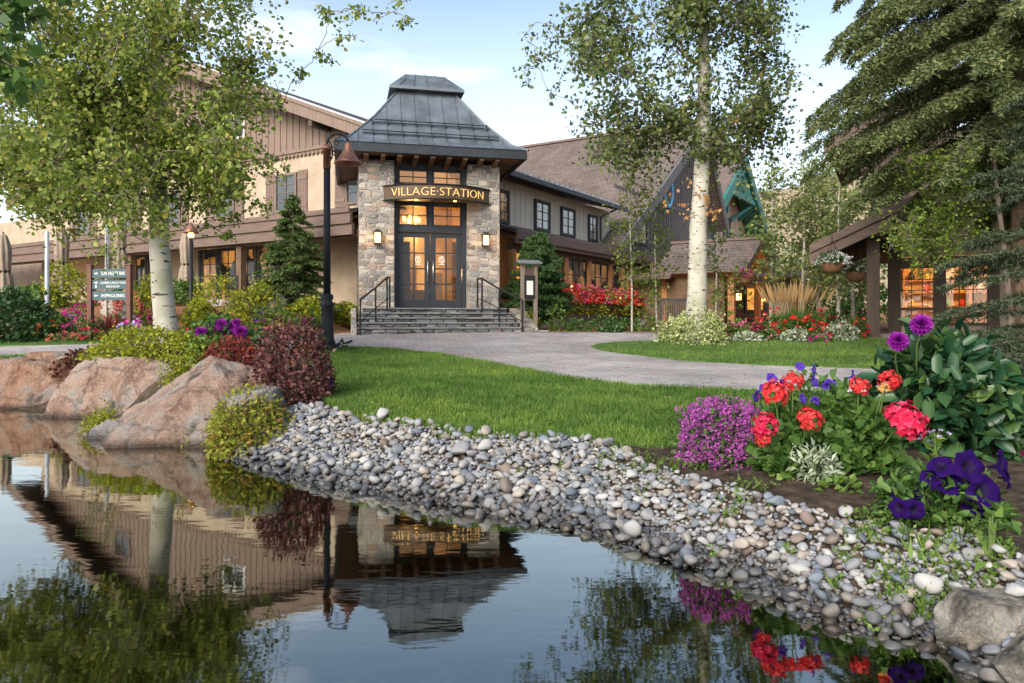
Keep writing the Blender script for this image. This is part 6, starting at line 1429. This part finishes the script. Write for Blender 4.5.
def beds_right():
    gi = 'flowers in the island bed'
    PL('variegated_bush', 'pale variegated round bush at the foot of the thick aspen', 698, 343.5, 66, 26, 'variegated', 3200, 3.2, cat='bush', ry=.7)
    L_ = [('geranium', 'crimson flowers right of the variegated bush', 724, 339, 22, 11, 'mid_green', [('crimson', 26, 2.2, 'puff', BS)]),
          ('petunia_plant', 'pink petunias between crimson flowers and white alyssum', 738, 339, 26, 17, 'light_green', [('pink', 40, 2.4, 'puff', BS)]),
          ('alyssum', 'white alyssum edging in front of the pink petunias', 748, 341, 34, 6, 'silver', [('white', 60, 1.6, 'puff', BS)]),
          ('coleus', 'dark crimson coleus between white edging and red geraniums', 757, 340, 16, 13, 'heuchera', [('crimson', 20, 2.4, 'puff', BS)]),
          ('geranium', 'salmon geraniums left of the tall tan grass', 772, 337, 34, 20, 'mid_green', [('coral', 34, 2.6, 'puff', BS), ('salmon', 16, 2.6, 'puff', BS)]),
          ('begonia', 'pink begonia low in front of the salmon geraniums', 767, 341, 20, 8, 'mid_green', [('pink', 22, 2, 'puff', BS)]),
          ('geranium', 'red geraniums in front of the tall tan grass', 797, 338, 26, 18, 'mid_green', [('red', 30, 2.6, 'puff', BS)]),
          ('dusty_miller', 'silver white dusty miller before the red geraniums', 795, 342, 22, 10, 'silver', [('white', 26, 1.8, 'puff', BS)]),
          ('geranium', 'largest clump of red geraniums right of the tan grass', 815, 340, 32, 22, 'mid_green', [('red', 42, 2.8, 'puff', BS), ('coral', 20, 2.8, 'puff', BS)]),
          ('verbena', 'magenta verbena edging under the largest red geraniums', 816, 342, 28, 6, 'mid_green', [('magenta', 36, 1.8, 'puff', BS)]),
          ('dusty_miller', 'silver dusty miller clump below the white hanging baskets', 836, 341, 34, 17, 'silver', [('white', 36, 2, 'puff', BS)]),
          ('geranium', 'red geraniums nearest the shop porch post', 856, 339, 24, 18, 'mid_green', [('red', 34, 2.6, 'puff', BS)]),
          ('geranium', 'salmon geraniums behind the dusty miller', 833, 334, 34, 18, 'mid_green', [('coral', 24, 2.4, 'puff', BS)])]
    for nm, lab, px, py, w, h, lm, bl in L_: PL(nm, lab, px, py, w, h, lm, 420, 3, bl, gi, 'flowers')
    PL('ornamental_grass', 'tall green ornamental grass with tan plumes in the island bed', 796, 335, 58, 32, 'mid_green', 900, None, (), None, 'grass plant', mode='blade', stems=False)
    b = G(792, 334); t = thing('feather_grass', 'tan feathery plumes rising behind the green ornamental grass', 'grass plant', b)
    s = b[1] / FPX; P = []; n = 60; a = rng.normal(0, 1, (n, 2)) * [13 * s, 8 * s]; V1, F1 = leaves(np.stack([a[:, 0] * .4, a[:, 1], np.zeros(n)], 1), 50 * s, .012, np.stack([a[:, 0] * .6, a[:, 1] * .3, np.full(n, 48 * s)], 1), unit(n) + [0, -1, 0], 0, .2)
    V2, F2 = leaves(np.stack([a[:, 0] * .9, a[:, 1] * 1.2, np.full(n, 30 * s)], 1), 20 * s, .14, np.stack([a[:, 0] * .5, a[:, 1] * .3, np.full(n, 24 * s)], 1), unit(n) + [0, -1, 0], 0, .3)
    mesh_np('stem', V1, F1, LM('straw'), t); mesh_np('plume', V2, F2, LM('straw'), t)
    # long window box (in the frame of the restaurant wing)
    def rw(x, y, z): c, s_ = math.cos(RR_), math.sin(RR_); return (C0[0] + x * c - y * s_, C0[1] + x * s_ + y * c, z)
    side = ['at the pine end of', 'second from the pine in', 'third from the pine in', 'fourth from the pine in', 'in the middle of', 'fifth from the entry porch in', 'fourth from the entry porch in', 'third from the entry porch in', 'second from the entry porch in', 'at the entry porch end of']
    for i, x in enumerate(np.linspace(5.7, 15.9, 10)):
        shrub('geranium', f'red and pink geraniums {side[i]} the long window box', rw(x, -2.2, 1.9), .62, .7, LM('mid_green'), 150, .1, [('red', 80, .095, 'puff', BS), ('pink' if i % 2 else 'salmon', 90, .085, 'puff', BS)], 'flowers in the long window box', 'flowers', ry=.3)
        shrub('trailing_plant', f'lime trailing vine {side[i]} the long window box', rw(x + .2, -2.5, 1.55), .5, .5, LM('lime'), 170, .1, (), 'vines trailing from the window box', 'vine', ry=.08, stems=False)
    for x, y, z, lab in ((17.6, -4.5, 1.2, 'red flowers in a box behind the right post of the entry porch'), (19.5, -5.2, 1.2, 'red flowers in a box beyond the entry porch')):
        shrub('geranium', lab, rw(x, y, z), .9, .75, LM('mid_green'), 160, .12, [('red', 40, .1, 'puff', BS), ('pinkred', 40, .1, 'puff', BS)], None, 'flowers', ry=.4)
    gs = 'low shrubs along the restaurant wall'
    for px, py, w, h, lm, lab in ((512, 328, 20, 12, 'lime', 'small golden plant against the right stair cheek'), (527, 331, 22, 16, 'lime', 'golden plant at the foot of the notice board'), (556, 331, 20, 24, 'light_green', 'light green plant right of the young pine'),
                                  (578, 331, 26, 13, 'mid_green', 'low green shrub under the left end of the window box'), (602, 331, 28, 13, 'mid_green', 'low green shrub under the middle of the window box'), (622, 331, 28, 12, 'mid_green', 'low green shrub at the foot of the first sapling'), (645, 331, 26, 15, 'light_green', 'light green shrub between the two saplings'), (612, 332.4, 16, 8, 'dark_green', 'tiny dark shrub on the plaza edge under the window box')):
        PL('low_shrub', lab, px, py, w, h, lm, 300, 3, (), gs, 'shrub')
beds_right()
def front_bed():
    b = G(727, 462); k = b[1] / FPX
    t = shrub('alyssum', 'mounded mauve alyssum at the left end of the front flower bed', (b[0], b[1] + .1, b[2] - .02), 42 * k, 52 * k, LM('mid_green'), 2200, 5 * k, (), None, 'flowers', ry=.3, lump=9)
    out = []
    P, d = dome(680, 44 * k, .31, 55 * k, 9, 0.02)
    for p, q in zip(P, d):
        n = 18; v = unit(n); out.append(leaves(p + v * 3.4 * k * rng.uniform(.5, 1.1, (n, 1)), 2.2 * k, .95, v + unit(n) * .8, v, .05))
    V, F = merge(out); mesh_np('blossoms', V, F, LM('mauve'), t)
    # two coral geraniums
    def geranium(label, px, py, w, h, heads, D):
        b = base(px, D); k = D / FPX; t = shrub('geranium', label, b, w * k / 2, h * k, LM('mid_green'), 1900, 9.5 * k, (), 'coral geraniums in the front bed', 'flowers', ry=.24, asp=1.1, lump=9, up=.8, oval=True)
        for hx, hy, hr, dd, cm in heads:
            c = np.array(W(hx, hy, D + dd - .16)) - np.array(t.location); r = .86 * hr * D / FPX
            V, F = head_umbel(c, (0, -.5, .8), r, int(48 + hr * 1.5)); hd = mesh_np('flower_head', V, F, LM(cm), t)
            MB().tube([tuple(x) for x in bez((c[0] * .5, c[1] * .5, .1), (c[0] * .8, c[1] * .7, c[2] * .7), c, 6)], .005, 5).build('stem', MT['stem'], t, True)
    geranium('coral red geranium beside the mauve alyssum', 790, 468, 56, 48, [(765, 427, 16, -.2, 'pinkred'), (763, 440, 10, -.2, 'coral'), (775, 394, 17, 0, 'coral'), (793, 382, 13, .15, 'coral'), (810, 420, 15, -.25, 'coral')], 4.95)
    geranium('coral red geranium with the largest flower heads beside the dahlia', 852, 468, 70, 56, [(859, 387, 13, .1, 'coral'), (889, 381, 13, .0, 'coral'), (904, 422, 23, -.3, 'pinkred'), (884, 389, 7, -.05, 'apricot')], 4.95)
    D = 5.5; b = base(812, D); k = D / FPX
    t = shrub('balloon_flower', 'violet blue bellflowers rising behind the coral geraniums', b, 46 * k, 58 * k, LM('mid_green'), 700, 8 * k, (), None, 'flowers', ry=.25)
    for hx, hy, r in ((757, 396, 8), (772, 378, 7), (800, 366, 6), (814, 369, 6), (815, 381, 8), (829, 386, 9), (803, 398, 6), (815, 401, 6), (842, 398, 7), (854, 376, 8), (783, 384, 7), (835, 392, 7), (764, 388, 6)):
        c = np.array(W(hx, hy, D - .5 + rng.normal(0, .08))) - np.array(t.location); V, F = head_trumpet(c, (rng.normal(0, .7), -.8, rng.uniform(-.2, .7)), r * k * .72); mesh_np('flower_head', V, F, LM('violet'), t, True)
        MB().tube([tuple(x) for x in bez((c[0] * .6, 0, .2), (c[0], c[1] * .5, c[2] * .7), c, 5)], .004, 4).build('stem', MT['stem'], t, True)
    b = G(814, 480); k = b[1] / FPX
    shrub('dusty_miller', 'small silvery dusty miller in front of the geraniums', b, 20 * k, 30 * k, LM('silver'), 420, 9 * k, (), None, 'plant', ry=.14, asp=.32)
    b = G(787, 476); k = b[1] / FPX
    shrub('weed_plant', 'small light green weed left of the dusty miller', b, 14 * k, 22 * k, LM('light_green'), 90, 10 * k, (), None, 'plant', ry=.08)
    b = G(842, 492); k = b[1] / FPX
    shrub('weed_plant', 'flat light green weed on the bare soil', b, 16 * k, 9 * k, LM('light_green'), 60, 9 * k, (), None, 'plant', ry=.08)
    # big leaved dahlia
    D = 5.6; b = base(940, D); k = D / FPX
    t = shrub('dahlia', 'large leafy dahlia bush with two purple blooms', b, 52 * k, 90 * k, LM('dahlia_leaf'), 1500, 19 * k, (), None, 'flowers', ry=.42, asp=.55, lump=10, fill=.5, up=.45, oval=True)
    for hx, hy, r in ((898, 342, 10), (921, 326, 11)):
        c = np.array(W(hx, hy, D - .35)) - np.array(t.location); V, F = head_dahlia(c, (-.3, -.7, .65), r * k * 1.05); mesh_np('flower_head', V, F, LM('purple'), t)
        MB().tube([tuple(x) for x in bez((c[0] * .4, 0, .4), (c[0], c[1] * .6, c[2] * .7), c, 5)], .007, 5).build('stem', MT['stem'], t, True)
    # petunias
    b = G(945, 528); D = b[1]; k = D / FPX
    t = shrub('petunia', 'deep violet petunias above the cobbles at lower right', (b[0] + .05, b[1] + .12, b[2]), 54 * k, 44 * k, LM('mid_green'), 700, 12 * k, (), None, 'flowers', ry=.2, asp=.5, lump=8, oval=True)
    for hx, hy, r, f in ((906, 498, 17, (-.6, -.8, .3)), (899, 508, 11, (-.8, -.6, 0)), (941, 466, 13, (-.3, -.6, .7)), (946, 482, 17, (.1, -.7, .6)), (969, 466, 17, (.1, -1, .3)), (1003, 466, 17, (.7, -.7, .2)), (983, 490, 18, (.1, -1, .3)), (997, 506, 17, (.5, -.9, .1)), (931, 478, 11, (-.6, -.7, .5)), (990, 518, 12, (.3, -.9, -.3)), (914, 510, 11, (-.2, -.9, 0)), (1008, 478, 11, (.8, -.6, .1)), (976, 506, 13, (-.3, -.9, 0)), (952, 470, 12, (.3, -.8, .5))):
        c = np.array(W(hx, hy, D - .02 + rng.normal(0, .05))) - np.array(t.location); V, F = head_trumpet(c, f, r * k * .92); hd = mesh_np('flower_head', V, F, LM('deep'), t, True); hd.data.materials.append(LM('throat')); hd.data.polygons.foreach_set('material_index', [1 if q < 50 else 0 for q in range(len(hd.data.polygons))])
        MB().tube([tuple(x) for x in bez((c[0] * .6, .02, .05), (c[0] * .8, c[1] * .5, c[2] * .6), c - np.array(nrm(np.array(f, float))) * r * k * .8, 5)], .004, 4).build('stem', MT['stem'], t, True)
    b = G(934, 484); k = b[1] / FPX; t = thing('forget_me_not', 'upright pale green sprig with tiny blue flowers behind the petunias', 'flowers', b)
    n = 40; u = rng.random(n); Pp = np.stack([rng.normal(0, .012, n), rng.normal(0, .012, n), u * 50 * k], 1); V, F = leaves(Pp, 13 * k, .28, unit(n) + [0, 0, .3], unit(n) + [0, 0, .5]); mesh_np('foliage', V, F, LM('light_green'), t)
    MB().tube([(0, 0, 0), (.01, 0, 25 * k), (.0, 0, 52 * k)], .005, 5).build('stem', MT['stem'], t, True)
    V, F = puffs(np.stack([rng.normal(0, .04, 14), rng.normal(0, .03, 14), rng.uniform(38, 54, 14) * k], 1), 2.4 * k, 5); mesh_np('blossoms', V, F, LM('lavender'), t)
    b = G(990, 560); k = b[1] / FPX
    shrub('broadleaf_weed', 'light green broad leaved weed in the cobbles right of the petunias', (b[0], b[1], b[2]), 14 * k, 60 * k, LM('light_green'), 26, 17 * k, (), None, 'plant', asp=.45)
    for px, D, lab in ((1008, 7.6, 'pink flowers half hidden behind the blue spruce'), (1020, 5.2, 'magenta flowers at the right edge below the spruce')):
        b = base(px, D); k = D / FPX; shrub('impatiens', lab, b, 34 * k, 40 * k, LM('dark_green'), 300, 9 * k, [('pink' if D > 6 else 'magenta', 12, 5 * k, 'puff', BS)], None, 'flowers')
front_bed()
